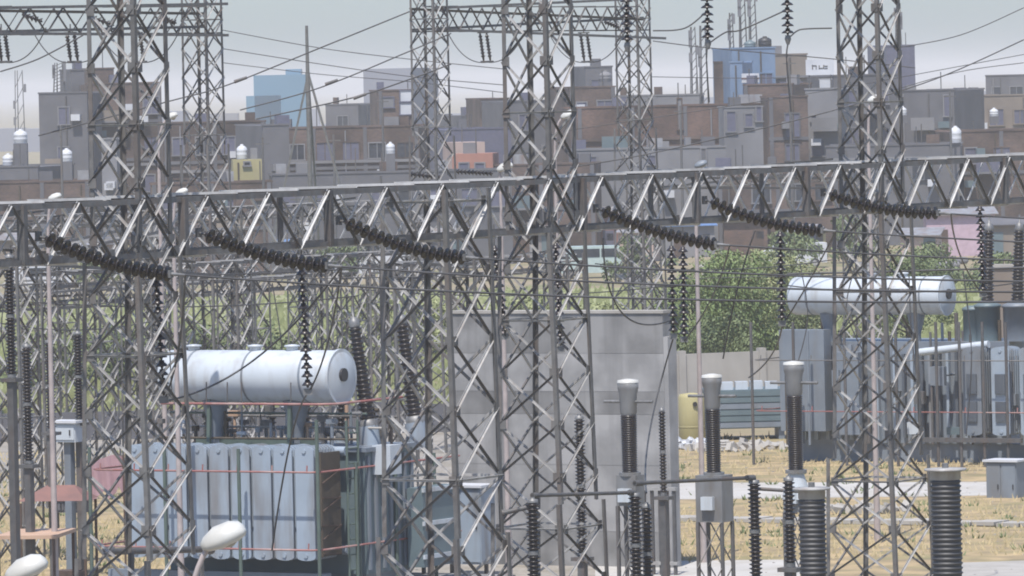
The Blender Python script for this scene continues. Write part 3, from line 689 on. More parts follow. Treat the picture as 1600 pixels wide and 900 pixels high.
for z in (0.9, 1.7, 2.5):
    b = MB(); b.box((3.75, 2.3, z), (0.06, 1.7, 0.10)); b.build('panel_rail', TWHITE, t)
# ladder of green pipe at the corner
b = MB(); b.cyl((3.1, -0.9, 0), (3.1, -0.9, 4.3), 0.035, n=6).cyl((3.1, -0.4, 0), (3.1, -0.4, 4.3), 0.035, n=6)
for k in range(11): b.cyl((3.1, -0.9, 0.4 + .36 * k), (3.1, -0.4, 0.4 + .36 * k), 0.018, n=6)
b.build('ladder', TGREEN, t)
# plinth
p = MB(); p.box((0, 0, 0.14), (8.6, 7.0, 0.28)); pl = p.build('plinth', CONC, None, Vector((c0.x, c0.y, 0)) + U * 0.8 + V * 0.3); pl.rotation_euler = (0, 0, -R(30.4)); tag(pl, 'low concrete plinth under the blue transformer', 'plinth')

# right transformer
c1 = W(1360, 462, 49.5)
t = transformer('grey power transformer with a white conservator at the right edge', Vector((c1.x, c1.y, 0)), 1)
zc = c1.z
conservator(t, (0, 0, zc), 5.35, 0.60, straps=4)
for x in (-1.5, 1.6):
    b = MB(); b.lathe([(0.30, zc - 0.55), (0.14, zc - 1.2), (0.14, zc - 2.2)], (x, 0, 0), (0, 0, 1), 16); b.build('conservator_saddle', TGREY, t)
b = MB(); b.box((1.2, 1.0, 2.2), (7.4, 2.4, 3.2)); tk = b.build('tank', TGREY, t)
for k in range(6):
    b = MB(); b.box((-2.3 + 0.42 * k, -0.26, 2.2), (0.12, 0.12, 3.0)); b.build('stiffener', TBLUE, tk)
for k in range(5):
    radiator(t, 4.3 + k * 0.98, -1.6, 0.95, 3.7, 0.62, 6, 0.15, TGREY if k == 0 else TBLUE)
    for zz in (1.5, 2.35):
        b = MB(); b.box((4.3 + k * 0.98, -1.66, zz + .2), (0.34, 0.05, 0.62)); fg_ = b.build('fan_guard', TDARK, t)
for k in range(13):
    b = MB(); b.box((0.35 + 0.31 * k, -0.29, 2.1), (0.09, 0.18, random.uniform(2.5, 3.0))); b.build('stiffener', TDARK if k % 2 else TBLUE, tk)
for k in range(26):
    x = random.uniform(-2.6, 6.5); y = random.uniform(-1.5, -0.45); b = MB(); z = random.uniform(0.8, 3.6)
    if k % 2: b.cyl((x, y, 0.6), (x, y, z + .6), random.uniform(.03, .07), n=8)
    else: b.box((x, y, z), (random.uniform(.15, .5), .2, random.uniform(.2, .6))).cyl((x, y, z), (x, -0.2, z), .04, n=6)
    b.build('pipe_fitting', random.choice([TDARK, STEELD, TGREY, TWHITE, RUSTSHADE, CAPM, TTEAL]), t)
for k in range(9):
    x = 2.4 + 0.25 * k; b = MB(); b.cyl((x, 0.2, 3.8), (x, 0.2, 3.8 + random.uniform(.3, .9)), random.uniform(.04, .09), n=8); b.build('valve', random.choice([TTEAL, STEELD, RUSTSHADE, TGREY]), t)

b = MB(); b.box((-2.0, -0.7, 2.6), (1.6, 0.5, 3.2)); b.build('cooler_cabinet', TGREY, t)
b = MB(); b.box((-0.4, -0.8, 2.2), (0.9, 0.5, 2.6)); b.build('cooler_cabinet', TGREY, t)
b = MB(); b.cyl((2.2, -1.0, 3.5), (4.6, -1.0, 3.75), 0.12, n=12); b.build('oil_pipe', TWHITE, t)
for k, (x, r_, m_, dz) in enumerate(((3.45, 0.33, TTEAL, 0), (3.95, 0.40, TTEAL, 0.1), (5.0, 0.47, TGREY, 0.1))):
    b = MB(); b.lathe([(r_, 3.8), (r_, 4.75 + dz), (r_ * 1.08, 4.75 + dz), (r_ * 1.08, 4.83 + dz), (r_ * 0.6, 4.9 + dz)], (x, 0.3, 0), (0, 0, 1), 20); b.build('turret', m_, t)
    if k: bushing(t, (x, 0.3, 4.95 + dz), (0.05, 0, 1), 2.2, 0.17)
ring_pipe(t, -3.1, 8.2, -2.2, 3.6, 3.3, 0.018, STEELM); ring_pipe(t, -3.1, 8.2, -2.2, 3.6, 1.7, 0.018, REDP)
for x in (-3.1, -1.6, 0.2, 2.0, 3.4, 4.2, 5.0, 5.8):
    b = MB(); b.cyl((x, -2.25, 0), (x, -2.25, 4.5), 0.05, n=8); b.build('pipe_post', STEELD, t)
b = MB(); b.box((4.5, -2.3, 0.85), (3.6, 0.12, 0.14)); b.build('front_rail', STEELD, t)
b = MB(); b.box((1.5, 1.0, 0.3), (8.0, 2.2, 0.6)); b.build('base_frame', TGREY, t)

# marshalling kiosks
def kiosk(label, px, py, s, w, d, h, m, roof=WHITEM, leg=0.0, name='kiosk', doors=2):
    p = W(px, py, s); base = Vector((p.x, p.y, p.z if leg == 0 else p.z))
    o = thing(name, label, 'cabinet', base, -R(30.4))
    b = MB(); b.box((0, 0, h / 2), (w, d, h)); b.build('cabinet_body', m, o)
    b = MB(); b.box((0, 0, h + 0.03), (w + 0.16, d + 0.16, 0.06)); b.build('cabinet_roof', roof, o)
    for k in range(doors):
        ww = w / doors; b = MB(); b.box((-w / 2 + ww * (k + .5), -d / 2 - 0.012, h / 2), (ww - 0.05, 0.024, h - 0.12)); dd = b.build('door', m, o)
        b = MB(); b.box((-w / 2 + ww * (k + .5) + ww * 0.3, -d / 2 - 0.035, h / 2), (0.03, 0.03, 0.14)); b.build('handle', BLACKM, dd)
    if leg:
        for x in (-w / 2 + 0.08, w / 2 - 0.08):
            b = MB(); b.box((x, 0, -leg / 2), (0.08, 0.08, leg)); b.build('leg', STEELD, o)
    return o
def gz(px, py, s): return W(px, py, s).z
pk = W(1574, 796, 54.5)
kiosk('dark grey cabinet with white roof at the right edge', 1574, 798, 54.5, 0.95, 0.7, pk.z * 0 + 1.42, TGREY, WHITEM, leg=max(0.05, pk.z))
o = kiosk('pale grey box on a post at the left edge', 108, 690, 62, 0.72, 0.5, 0.48, TWHITE, WHITEM, leg=0.05, doors=1)
b = MB(); h_ = gz(108, 690, 62); b.box((0, 0.0, -h_ / 2), (0.2, 0.2, h_)); b.build('post', TGREY, o)
pk = W(733, 880, 63); kiosk('pale blue control cabinet between the lattice columns', 733, 880, 63, 1.15, 0.7, 1.9, TBLUE, WHITEM, leg=max(0.05, pk.z))
pk = W(655, 880, 64); kiosk('narrow teal control cabinet left of the pale blue cabinet', 650, 880, 64, 0.6, 0.6, 1.7, TTEAL, TGREY, leg=max(0.05, pk.z), doors=1)

# ------------------------------------------------------------------ instrument transformers (porcelain posts on lattice stands)
def current_transformer(label, px, ytop, s, r, ybody, ytank, tank_w, cone=False):
    T = W(px, ytop, s); zt = T.z; zb = gz(px, ybody, s); zk = gz(px, ytank, s)
    base = Vector((T.x, T.y, 0)); o = thing('current_transformer', label, 'instrument transformer', base, -R(30.4), 'instrument transformers before the wall')
    b = MB(); b.lathe([(r * 1.0, zt - 0.75), (r * 1.15, zt - 0.68), (r * 1.2, zt - 0.30), (r * 1.42, zt - 0.16), (r * 1.45, zt - 0.03), (r * 1.1, zt)], (0, 0, 0), (0, 0, 1), 20); hd = b.build('head_tank', CTG, o)
    b = MB(); b.lathe([(r * 1.48, zt - 0.03), (r * 1.42, zt + 0.03), (r * 0.4, zt + 0.06)], (0, 0, 0), (0, 0, 1), 20); b.build('head_lid', LAMPW, hd)
    b = MB(); b.cyl((-0.62, 0, zt - 0.45), (0.62, 0, zt - 0.45), 0.035, n=8); b.build('terminal', CAPM, hd)
    b = MB(); b.lathe(shed_profile(r * 0.95, r * 1.05, zt - 0.75 - zb, 0.05, 0.02, zb), (0, 0, 0), (0, 0, 1), 20); b.build('porcelain', PORC, o)
    if cone:
        b = MB(); b.lathe([(r * 2.0, zb - 0.62), (r * 1.9, zb - 0.5), (r * 1.2, zb - 0.1), (r * 1.1, zb)], (0, 0, 0), (0, 0, 1), 20); b.build('base_cone', TWHITE, o)
    b = MB(); b.box((0, 0, (zb - (0.5 if cone else 0) + zk) / 2), (tank_w, tank_w * 0.8, zb - (0.5 if cone else 0) - zk)).lathe([(r * 1.5, zb - .02), (r * 1.5, zb + 0.06)], (0, 0, 0), (0, 0, 1), 18); bt_ = b.build('base_tank', CTG, o)
    b = MB(); b.box((-0.0, -tank_w * 0.4 - 0.06, (zb + zk) / 2 - 0.1), (0.3, 0.12, 0.3)); b.build('terminal_box', TWHITE, bt_)
    w = tank_w * 0.46
    for x in (-w, w):
        for y in (-w * .8, w * .8):
            b = MB(); b.box((x, y, zk / 2), (0.07, 0.07, zk)); b.build('leg', STEELD, o)
    n = max(2, int(zk / 0.9))
    for k in range(n):
        z0, z1 = zk * k / n, zk * (k + 1) / n
        for y in (-w * .8, w * .8):
            b = MB(); b.bar((-w, y - 0.05, z0), (w, y - 0.05, z1), 0.045, 0.012); b.build('brace', STEEL, o)
            b = MB(); b.bar((w, y + 0.05, z0), (-w, y + 0.05, z1), 0.045, 0.012); b.build('brace', STEELD, o)
    return o
current_transformer('brown porcelain instrument post before the grey wall, with a white lid', 981, 596, 70, 0.165, 742, 790, 0.5)
current_transformer('porcelain instrument post with a boxy grey tank, right of the grey wall', 1112, 588, 68.5, 0.16, 742, 815, 0.68)
current_transformer('tall porcelain instrument post with a pale cone base, left of the right column', 1240, 568, 67, 0.17, 738, 800, 0.5, True)
# near surge arresters, thick ribbed porcelain with flat metal caps
def arrester(label, px, ytop, s, r):
    T = W(px, ytop, s); zt = T.z; base = Vector((T.x, T.y, 0))
    o = thing('surge_arrester', label, 'surge arrester', base, -R(30.4), 'thick ribbed arresters in the foreground')
    L = 2.6
    b = MB(); b.lathe(shed_profile(r * 0.91, r * 0.91, L, 0.072, r * 0.09, zt - 0.16 - L), (0, 0, 0), (0, 0, 1), 28); b.build('porcelain', PORCG, o)
    b = MB(); b.lathe([(r * 0.9, zt - 0.17), (r * 0.98, zt - 0.16), (r * 0.98, zt - 0.04), (r * 1.35, zt - 0.03), (r * 1.35, zt), (r * 0.3, zt + 0.01)], (0, 0, 0), (0, 0, 1), 28); b.build('top_flange', STEEL, o)
    b = MB(); b.cyl((0, 0, zt), (0, 0, zt + 0.08), 0.05, n=10); b.build('terminal', CAPM, o)
    b = MB(); b.cyl((0, 0, zt - 0.3 - L), (0, 0, zt - 0.15 - L), r * 1.15, n=20); b.build('base_flange', STEEL, o)
    hh = zt - 0.3 - L
    for x in (-0.22, 0.22):
        for y in (-0.22, 0.22):
            b = MB(); b.box((x, y, hh / 2), (0.07, 0.07, hh)); b.build('leg', STEEL, o)
    return o
arrester('thick ribbed dark arrester with flat metal cap, left of the right column', 1268, 762, 104, 0.21)
arrester('thick ribbed dark arrester with flat metal cap, right of the right column', 1477, 732, 104, 0.235)

# isolator: post insulators joined by horizontal tubes
def post_insulator(label, px, ytop, s, r, L, pedestal=True, top=0.06):
    T = W(px, ytop, s); base = Vector((T.x, T.y, 0)); zt = T.z
    o = thing('post_insulator', label, 'post insulator', base, -R(30.4), 'dark post insulators of the isolator')
    n = 2
    for k in range(n):
        z0 = zt - L + L * k / n; b = MB(); b.lathe(shed_profile(r * 0.62, r * 0.62, L / n - 0.08, 0.075, r * 0.38, z0 + 0.04), (0, 0, 0), (0, 0, 1), 16); b.build('porcelain', PORC, o)
        b = MB(); b.lathe([(r * 0.8, z0 - 0.04), (r * 0.8, z0 + 0.04)], (0, 0, 0), (0, 0, 1), 14); b.build('flange', CAPM, o)
    b = MB(); b.lathe([(r * 0.8, zt - 0.04), (r * 0.8, zt + 0.02), (r * 0.35, zt + 0.03), (r * 0.35, zt + top)], (0, 0, 0), (0, 0, 1), 12); b.build('terminal_cap', CAPM, o)
    b = MB(); hz_ = zt - L - 0.04; b.box((0, 0, hz_ / 2), (0.16, 0.16, hz_)).box((0, 0, hz_ - 0.05), (0.4, 0.3, 0.08)); b.build('pedestal', STEELD, o)
    return Vector((T.x, T.y, zt))
PI = [post_insulator('dark post insulator inside the middle column', 832, 782, 86, 0.13, 1.9),
      post_insulator('dark post insulator carrying tubes left of the wall cabinet', 992, 772, 84, 0.13, 1.9),
      post_insulator('second dark post insulator right beside the tube joint', 1010, 790, 83.5, 0.11, 1.8),
      post_insulator('dark post insulator standing alone over the dry grass', 1178, 752, 82, 0.13, 1.9),
      post_insulator('dark post insulator behind the middle column bracing', 905, 652, 74, 0.12, 2.9),
      post_insulator('short dark post insulator left of the ribbed arrester', 1232, 748, 84, 0.12, 1.6),
      post_insulator('dark post insulator before the right end of the wall', 1034, 640, 66, 0.09, 2.0)]
def tube_thing(label, a, b, r, name='bus_tube', m=STEELD):
    q = MB(); q.cyl((0, 0, 0), b - a, r, n=10).cyl((0, 0, 0), (b - a) * 0.06, r * 1.5, n=10).cyl((b - a) * 0.94, b - a, r * 1.5, n=10)
    return tag(q.build(name, m, None, a), label, 'bus tube', 'isolator tubes')
tube_thing('horizontal isolator tube crossing the middle column low down', PI[0] + ZUP * .09, PI[1] + ZUP * .03, 0.036)
tube_thing('horizontal isolator tube from the wall cabinet to the lone post', PI[1] + ZUP * .20, PI[3] + ZUP * .07, 0.038)
tube_thing('short isolator tube rising right from the lone post', PI[3] - ZUP * .14, W(1252, 768, 82), 0.035)
tube_thing('short horizontal tube left of the middle column', W(785, 802, 86), PI[0] + ZUP * -.1, 0.045)
tube_thing('long low tube passing in front of the blue radiators', W(165, 862, 80), W(330, 858, 78), 0.07)
# wall cabinet frame (operating box with vertical rods) by the wall
p = W(1037, 885, 63.4); o = thing('rod_frame', 'tall grey rod frame standing at the right end of the wall', 'frame', Vector((p.x, p.y, 0)), -R(30.4))
for x in (-0.42, -0.2, 0.02, 0.22, 0.42):
    b = MB(); b.box((x, -0.15, 1.05), (0.07, 0.07, 2.1)); b.build('rod', STEELD if x else STEEL, o)
b = MB(); b.box((0, -0.15, 2.13), (1.0, 0.14, 0.08)); b.build('top_rail', STEEL, o)
b = MB(); b.box((0, -0.15, 0.3), (1.0, 0.14, 0.08)); b.build('bottom_rail', STEEL, o)
# left-side dark bushing posts
for px, y0, s, w in ((77, 533, 63, 'left of two'), (121, 520, 62, 'right of two')):
    post_insulator(f'tall dark post insulator behind the left column, {w} by the grey box', px, y0, s, 0.13, 2.2)
for px, y0, s, w in ((14, 400, 72, 'at the left edge of the view'), (41, 540, 70, 'second from the left edge')):
    post_insulator(f'tall dark post insulator {w}', px, y0, s, 0.12, 2.6)

# ------------------------------------------------------------------ street lamps
def street_lamp(label, hx, hy, s, ax, ay, size=0.62, m=LAMPW, flip=1, polem=LAMPP):
    """cobra-head lamp: head centre at (hx, hy), arm reaching down to (ax, ay), pole to the ground"""
    H = W(hx, hy, s); A = W(ax, ay, s); base = Vector((A.x, A.y, 0))
    o = thing('street_lamp', label, 'street lamp', base)
    d = (H - A); d.z = 0; d = d.normalized() if d.length > 0.02 else Vector((1, 0, 0)); tilt = (d + ZUP * 0.5).normalized()
    side = ZUP.cross(d).normalized(); upv = tilt.cross(-side).normalized()
    if upv.z < 0: upv = -upv
    Hl = H - base; Lh = size; wv = size * 0.34
    secs = [(-0.5, 0.35, 0.25, 0.02), (-0.38, 0.75, 0.55, 0.0), (-0.1, 1.0, 0.85, -0.02), (0.25, 0.98, 0.8, -0.03), (0.44, 0.8, 0.55, -0.03), (0.5, 0.5, 0.25, -0.02)]
    b = MB(); vs = []; n = 16
    for q, wf, hf, off in secs:
        for k in range(n):
            a = 2 * math.pi * (k + .5) / n; cu, cv = math.cos(a) * 1.08, math.sin(a) * 1.08
            hv = size * 0.40 * hf * (1 if cv > 0 else 0.4)
            vs.append(Hl + tilt * (q * Lh) + side * (cu * wv * wf) + upv * (cv * hv + off))
    fs = [(i * n + k, i * n + (k + 1) % n, (i + 1) * n + (k + 1) % n, (i + 1) * n + k) for i in range(len(secs) - 1) for k in range(n)] + [tuple(reversed(range(n))), tuple(range((len(secs) - 1) * n, len(secs) * n))]
    b.add(vs, fs, True); hd = b.build('lamp_head', m, o)
    g = MB(); g.lathe([(size * 0.2, 0), (size * 0.16, -0.05), (size * 0.05, -0.08)], Hl + tilt * 0.08 * size - upv * size * 0.10, upv, 14); g.build('lens', mlens, hd)
    e = Hl - tilt * (Lh * 0.46)
    b = MB(); b.tube(bez(Vector((0, 0, A.z - 0.9)), Vector((0, 0, A.z)), e + tilt * 0.05, 8), 0.035 * max(1, size / 0.6), 8); b.build('arm', polem, o)
    b = MB(); b.lathe([(0.09, 0), (0.07, 2), (0.045, A.z - 0.85)], (0, 0, 0), (0, 0, 1), 10); b.build('pole', polem, o)
    return o
mlens = mat('lamp_lens', (0.35, 0.33, 0.27), (0.28, 0.26, 0.2), 0.2)
street_lamp('white street lamp head on a slanting arm at the bottom left', 350, 842, 112, 290, 912, 0.66)
street_lamp('grey domed lamp head cut by the bottom edge at far left', 42, 892, 112, 5, 940, 0.62)
street_lamp('small white street lamp right of the middle column top', 888, 180, 58, 866, 190, 0.42)
street_lamp('small white lamp on the near beam beside the middle column', 789, 262, 66, 782, 292, 0.40)
street_lamp('small white lamp inside the upper right column', 1366, 155, 60, 1356, 176, 0.36)
street_lamp('small white lamp right of the upper left column', 268, 182, 58, 247, 196, 0.36)
street_lamp('small white lamp just above the near beam at far left', 86, 308, 70, 74, 330, 0.30)
street_lamp('small white lamp above the beam left of the yellow hut', 284, 300, 66, 270, 312, 0.30)
street_lamp('small grey lamp above the beam left of the right strings', 1095, 257, 62, 1086, 275, 0.34, m=TGREY)

# ------------------------------------------------------------------ tripod lightning mast
T = W(479, 40, 30); base = Vector((T.x, T.y, 0)); o = thing('lightning_mast', 'tall slim mast with splayed legs before the blue tower', 'mast', base)
za = gz(479, 115, 30)
b = MB(); b.lathe([(0.13, 0), (0.12, za), (0.10, za + 0.1), (0.075, T.z)], (0, 0, 0), (0, 0, 1), 10); b.build('mast_pole', STEELM, o)
for q in ((-1.3, -0.3), (1.5, -0.5), (0.2, 1.4)):
    b = MB(); b.bar((0.03, 0, za), (q[0] * (za / 5.6), q[1] * (za / 5.6), 0.0), 0.10); b.build('leg', STEELM, o)
for z, f in ((6.4, .4),):
    b = MB(); b.bar((-1.3 * f * 2, -0.3, z), (1.5 * f * 2, -0.5, z), 0.08); b.build('cross_tie', STEELD, o)

# ------------------------------------------------------------------ boundary wall, container, beige wall
def long_wall(label, px0, px1, s0, s1, h, m, pitch=3.0, name='boundary_wall'):
    a = Vector((*gp(px0, s0), 0)); b_ = Vector((*gp(px1, s1), 0)); d = b_ - a; Lw = d.length; d.normalize()
    o = thing(name, label, 'wall', a, math.atan2(d.y, d.x)); n = round(Lw / pitch); q = Lw / n
    me = None
    for k in range(n):
        if me is None:
            b = MB(); b.box((0, 0, 0), (q - 0.04, 0.14, h)); me = b.mesh('wall_panel', m)
        w = link(bpy.data.objects.new('wall_panel', me)); w.parent = o; w.location = (q * (k + .5), 0, h / 2)
    me2 = MB().box((0, 0, 0), (0.26, 0.3, h + 0.12)).mesh('pier', m)
    for k in range(n + 1):
        w = link(bpy.data.objects.new('pier', me2)); w.parent = o; w.location = (q * k, 0, h / 2 + 0.06)
    return o
long_wall('pale concrete boundary wall below the green trees', 940, 1800, 44.5, 43.0, 2.5, CONCL, 3.2)
long_wall('low weathered boundary wall behind the left transformer', -150, 740, 44.5, 44.5, 1.0, CEM, 3.2)
pw = W(1550, 420, 46); o = thing('blast_wall', 'beige plastered wall behind the far bushings at the right edge', 'wall', Vector((pw.x, pw.y, 0)), -R(30.4))
b = MB(); b.box((1.6, 1.6, pw.z / 2), (5.2, 0.4, pw.z)); b.build('wall_face', PLAST, o)
b = MB(); b.box((1.6, 1.6, pw.z + 0.05), (5.4, 0.55, 0.1)); b.build('coping', CONCL, o)
# slatted blue container
pc = gp(1163, 46.2); o = thing('oil_tank_container', 'weathered blue slatted container behind the instrument posts', 'container', Vector((*pc, 0)), R(2))
b = MB(); b.box((0, 0, 1.05), (2.7, 2.0, 1.3)); b.build('container_body', TTEAL, o)
for k in range(6):
    b = MB(); b.box((0, -1.02, 0.52 + 0.21 * k), (2.62, 0.05, 0.17)); b.build('slat', TTEAL if k % 3 else TGREY, o)
for k in range(5):
    b = MB(); b.box((-1.1 + 0.5 * k, -0.6 + 0.2 * random.random(), 1.82), (0.42, 0.5, 0.22 + 0.1 * random.random())); b.build('roof_fitting', TWHITE, o)
for x in (-1.2, 1.2):
    b = MB(); b.box((x, 0, 0.25), (0.2, 1.8, 0.5)); b.build('skid', TGREY, o)
pc = gp(1082, 46.5); o = thing('diesel_drum', 'tall yellow tank left of the blue slatted container', 'tank', Vector((*pc, 0)))
b = MB(); b.lathe([(0.42, 0), (0.45, 0.05), (0.45, 1.5), (0.40, 1.62), (0.1, 1.66)], (0, 0, 0), (0, 0, 1), 20); b.build('drum_body', YEL, o)
b = MB(); b.lathe([(0.46, 0.5), (0.47, 0.53), (0.46, 0.56)], (0, 0, 0), (0, 0, 1), 20, False); b.build('rib', YEL, o)
b = MB(); b.cyl((0.1, -0.5, 1.3), (0.1, -0.4, 1.3), 0.08, n=10); b.build('valve', BLACKM, o)

# rubble heaps
def rubble(label, px, s, n, r, m, hmax=0.5):
    c = gp(px, s); o = thing('rubble_heap', label, 'rubble', Vector((*c, 0)))
    b = MB()
    for k in range(n):
        a = random.uniform(0, 6.28); q = r * math.sqrt(random.random()); z = hmax * max(0, 1 - q / r) * random.random()
        d = random.uniform(0.12, 0.4); ax = Matrix.Rotation(random.uniform(0, 3), 3, Vector((random.random(), random.random(), random.random() + .1)).normalized())
        b.box((q * math.cos(a), q * math.sin(a) * 0.7, z + d * 0.2), (d, d * 0.7, d * 0.5), (ax.col[0], ax.col[1], ax.col[2]))
    x = b.build('stones', m, o); tag(x, kind='stuff'); return o
rubble('heap of white rubble left of the blue container', 1080, 47.4, 60, 0.9, WHITEM, 0.4)
rubble('pale rubble strewn before the blue container', 1150, 47.6, 70, 1.8, CONCL, 0.25)
rubble('pale rubble at the foot of the right column', 1330, 56, 60, 1.6, CONCL, 0.3)

# ------------------------------------------------------------------ sheds and boards at lower left
def canopy(label, x0, x1, y, s, depth, mtop, tilt=0.0, peaked=False, legs=True):
    a, b_ = W(x0, y, s), W(x1, y, s); w = (b_ - a).length; c = (a + b_) / 2; base = Vector((c.x, c.y, 0)); h = c.z
    o = thing('work_canopy', label, 'canopy', base, R(-8))
    b = MB()
    if peaked:
        b.add([(-w / 2, -depth / 2, h), (w / 2, -depth / 2, h), (w * 0.25, 0, h + 0.35), (-w * 0.15, 0, h + 0.35), (-w / 2, depth / 2, h), (w / 2, depth / 2, h)], [(0, 1, 2, 3), (3, 2, 5, 4), (0, 3, 4), (1, 5, 2), (0, 4, 5, 1)])
    else: b.box((0, 0, h), (w, depth, 0.08))
    b.build('roof_sheet', mtop, o)
    for x in (-w / 2 + .06, w / 2 - .06):
        for yy in (-depth / 2 + .06, depth / 2 - .06):
            b = MB(); b.box((x, yy, (h - 0.05) / 2), (0.06, 0.06, h - 0.05)); b.build('leg', WOOD, o)
    return o
canopy('faded red peaked canopy at the lower left', 36, 145, 780, 63, 1.5, REDB, peaked=True)
canopy('flat tan board on trestles at the bottom left', 8, 104, 834, 70, 2.2, TANB)
p = W(166, 742, 62); b = MB()
vs = []; 
NI, NJ = 15, 6
for i in range(NI):
    for j in range(NJ): vs.append((-0.42 + 0.06 * i, 0.06 * math.sin(i * 1.3 + j * .4) * (1.2 - j * .15), -0.45 - (0.12 * math.sin(i * .9) + 0.05 * (i % 3)) * (1 - j / 5) + 0.18 * j - 0.05 * math.sin(i * .45)))
vs2 = [(x, y + 0.02, z) for x, y, z in vs]; NV = NI * NJ
b.add(vs + vs2, [(i * NJ + j, (i + 1) * NJ + j, (i + 1) * NJ + j + 1, i * NJ + j + 1) for i in range(NI - 1) for j in range(NJ - 1)] + [(NV + i * NJ + j, NV + i * NJ + j + 1, NV + (i + 1) * NJ + j + 1, NV + (i + 1) * NJ + j) for i in range(NI - 1) for j in range(NJ - 1)], True)
o = thing('hanging_tarpaulin', 'pink tarpaulin hung on poles behind the left column', 'tarpaulin', Vector((p.x, p.y, 0)))
q = b.build('sheet', PINK, o); q.location = (0, 0, p.z)
for x in (-0.44, 0.44):
    b = MB(); b.box((x, 0, (p.z + 0.5) / 2), (0.05, 0.05, p.z + 0.5)); b.build('pole', WOOD, o)
for px, s, w in ((40, 70, 'leftmost'), (70, 69, 'middle'), (104, 68, 'rightmost')):
    c = W(px, 868, s); o = thing('wooden_crate', f'dark wooden crate stored below the tan board, {w} of three', 'crate', Vector((c.x, c.y + 0.6, 0)), R(-12), 'crates below the tan board')
    for k in range(4):
        b = MB(); b.box((0, -0.3, 0.15 + 0.3 * k), (0.55, 0.03, 0.24)); b.build('plank', WOOD, o)
        b = MB(); b.box((0.28, 0, 0.15 + 0.3 * k), (0.03, 0.6, 0.24)); b.build('plank', WOOD, o)
    b = MB(); b.box((0, 0, 0.6), (0.5, 0.54, 1.2)); b.build('crate_core', WOOD, o)
c = gp(112, 66.0); kiosk('grey concrete block behind the canopy', 110, 800, 60, 1.0, 0.5, 0.35, CEM, CEM, leg=gz(110, 800, 60), name='cable_box')

# ------------------------------------------------------------------ trees and greenery
def leaf_cloud(clumps, size, n_per, flat=0.85):
    b = MB()
    for (c, r) in clumps:
        c = Vector(c)
        for k in range(n_per):
            d = Vector((random.gauss(0, 1), random.gauss(0, 1), random.gauss(0, 1)))
            if d.length < 1e-3: continue
            d.normalize(); q = r * (0.35 + 0.65 * random.random() ** 0.5)
            p = c + Vector((d.x * q, d.y * q, d.z * q * flat))
            nrm = (d + Vector((random.uniform(-1, 1), random.uniform(-1, 1), random.uniform(-.4, 1))) * 0.9).normalized()
            a = nrm.cross(Vector((random.random(), random.random(), random.random() + .01))).normalized(); e = nrm.cross(a)
            L_ = size * random.uniform(0.6, 1.4); w = L_ * random.uniform(.35, .6)
            b.add([p - a * L_ * .5, p + e * w * .5, p + a * L_ * .5, p - e * w * .5], [(0, 1, 2, 3)])
    return b
def tree(label, px, s, h, r, m, n=30, name='tree', dense=280, group=None, leaf=0.15):
    c = gp(px, s); o = thing(name, label, 'tree', Vector((*c, 0)), random.uniform(0, 6), group)
    b = MB(); b.lathe([(0.17, 0), (0.12, h * 0.25), (0.08, h * 0.5), (0.03, h * 0.85)], (0, 0, 0), (0.04, 0.02, 1), 8)
    clumps = []
    for k in range(n):
        a = random.uniform(0, 6.28); zz = random.uniform(0.16, 0.95); rr = r * (0.35 + 0.65 * math.sin(math.pi * min(1, zz * 1.0) ** 0.8)) * random.uniform(0.25, 1.0)
        p = Vector((rr * math.cos(a), rr * math.sin(a), h * zz)); clumps.append((p, r * random.uniform(0.20, 0.40)))
        if k % 4 == 0: b.cyl((0, 0, h * zz * 0.6), p, 0.045, 0.012, 5)
    b.build('trunk', BARK, o); leaf_cloud(clumps, leaf, dense).build('crown', m, o)
    return o
tree('large dense green tree behind the boundary wall, right of the pale post', 1150, 39, 5.2, 2.6, LEAF, 46)
tree('broad light green tree left of the far conservator', 1215, 37.5, 5.0, 2.5, LEAFL, 40)
tree('green bushy tree next to the wall edge', 1085, 38, 4.2, 2.0, LEAF, 34)
tree('dusty green tree behind the far conservator', 1290, 38.5, 4.3, 2.4, LEAFD, 34)
tree('dusty green tree by the beige wall at right', 1420, 37, 4.6, 2.4, LEAFD, 30)
tree('grey green bush low along the boundary wall', 1120, 41, 3.0, 2.2, LEAFD, 30)
for px, s, h, r, m, w in ((590, 36, 3.0, 2.2, LEAFL, 'left of the wide lattice column'), (690, 35, 2.4, 2.2, LEAFL, 'inside the wide lattice column'), (960, 37, 2.6, 2.1, LEAFL, 'just over the concrete wall'),
                      (60, 38, 2.8, 2.3, LEAFD, 'at the far left'), (190, 38.5, 2.7, 2.2, LEAFD, 'behind the tall left column'), (300, 38, 2.4, 2.0, LEAFD, 'over the left end of the conservator'), (440, 38, 2.2, 2.2, LEAFD, 'over the right end of the conservator'), (820, 34, 2.2, 2.4, LEAFL, 'behind the middle column')):
    tree(f'low leafy bush in the field {w}', px, s, h, r, m, 22, 'field_bush', 120, None, 0.22)
for px, s, h, w in ((1460, 27, 2.2, 'right of the right column'), (1570, 28, 2.0, 'near the right edge'), (1000, 26, 2.8, 'behind the pale lattice'), (1240, 26, 3.0, 'behind the large trees'), (530, 25.5, 2.6, 'left of the white van'), (150, 26, 2.6, 'at the left beyond the field'), (1330, 24, 3.0, 'below the brick houses at right')):
    tree(f'small distant tree {w}', px, s, h, 2.2, LEAFD, 20, 'distant_tree', 90, None, 0.28)
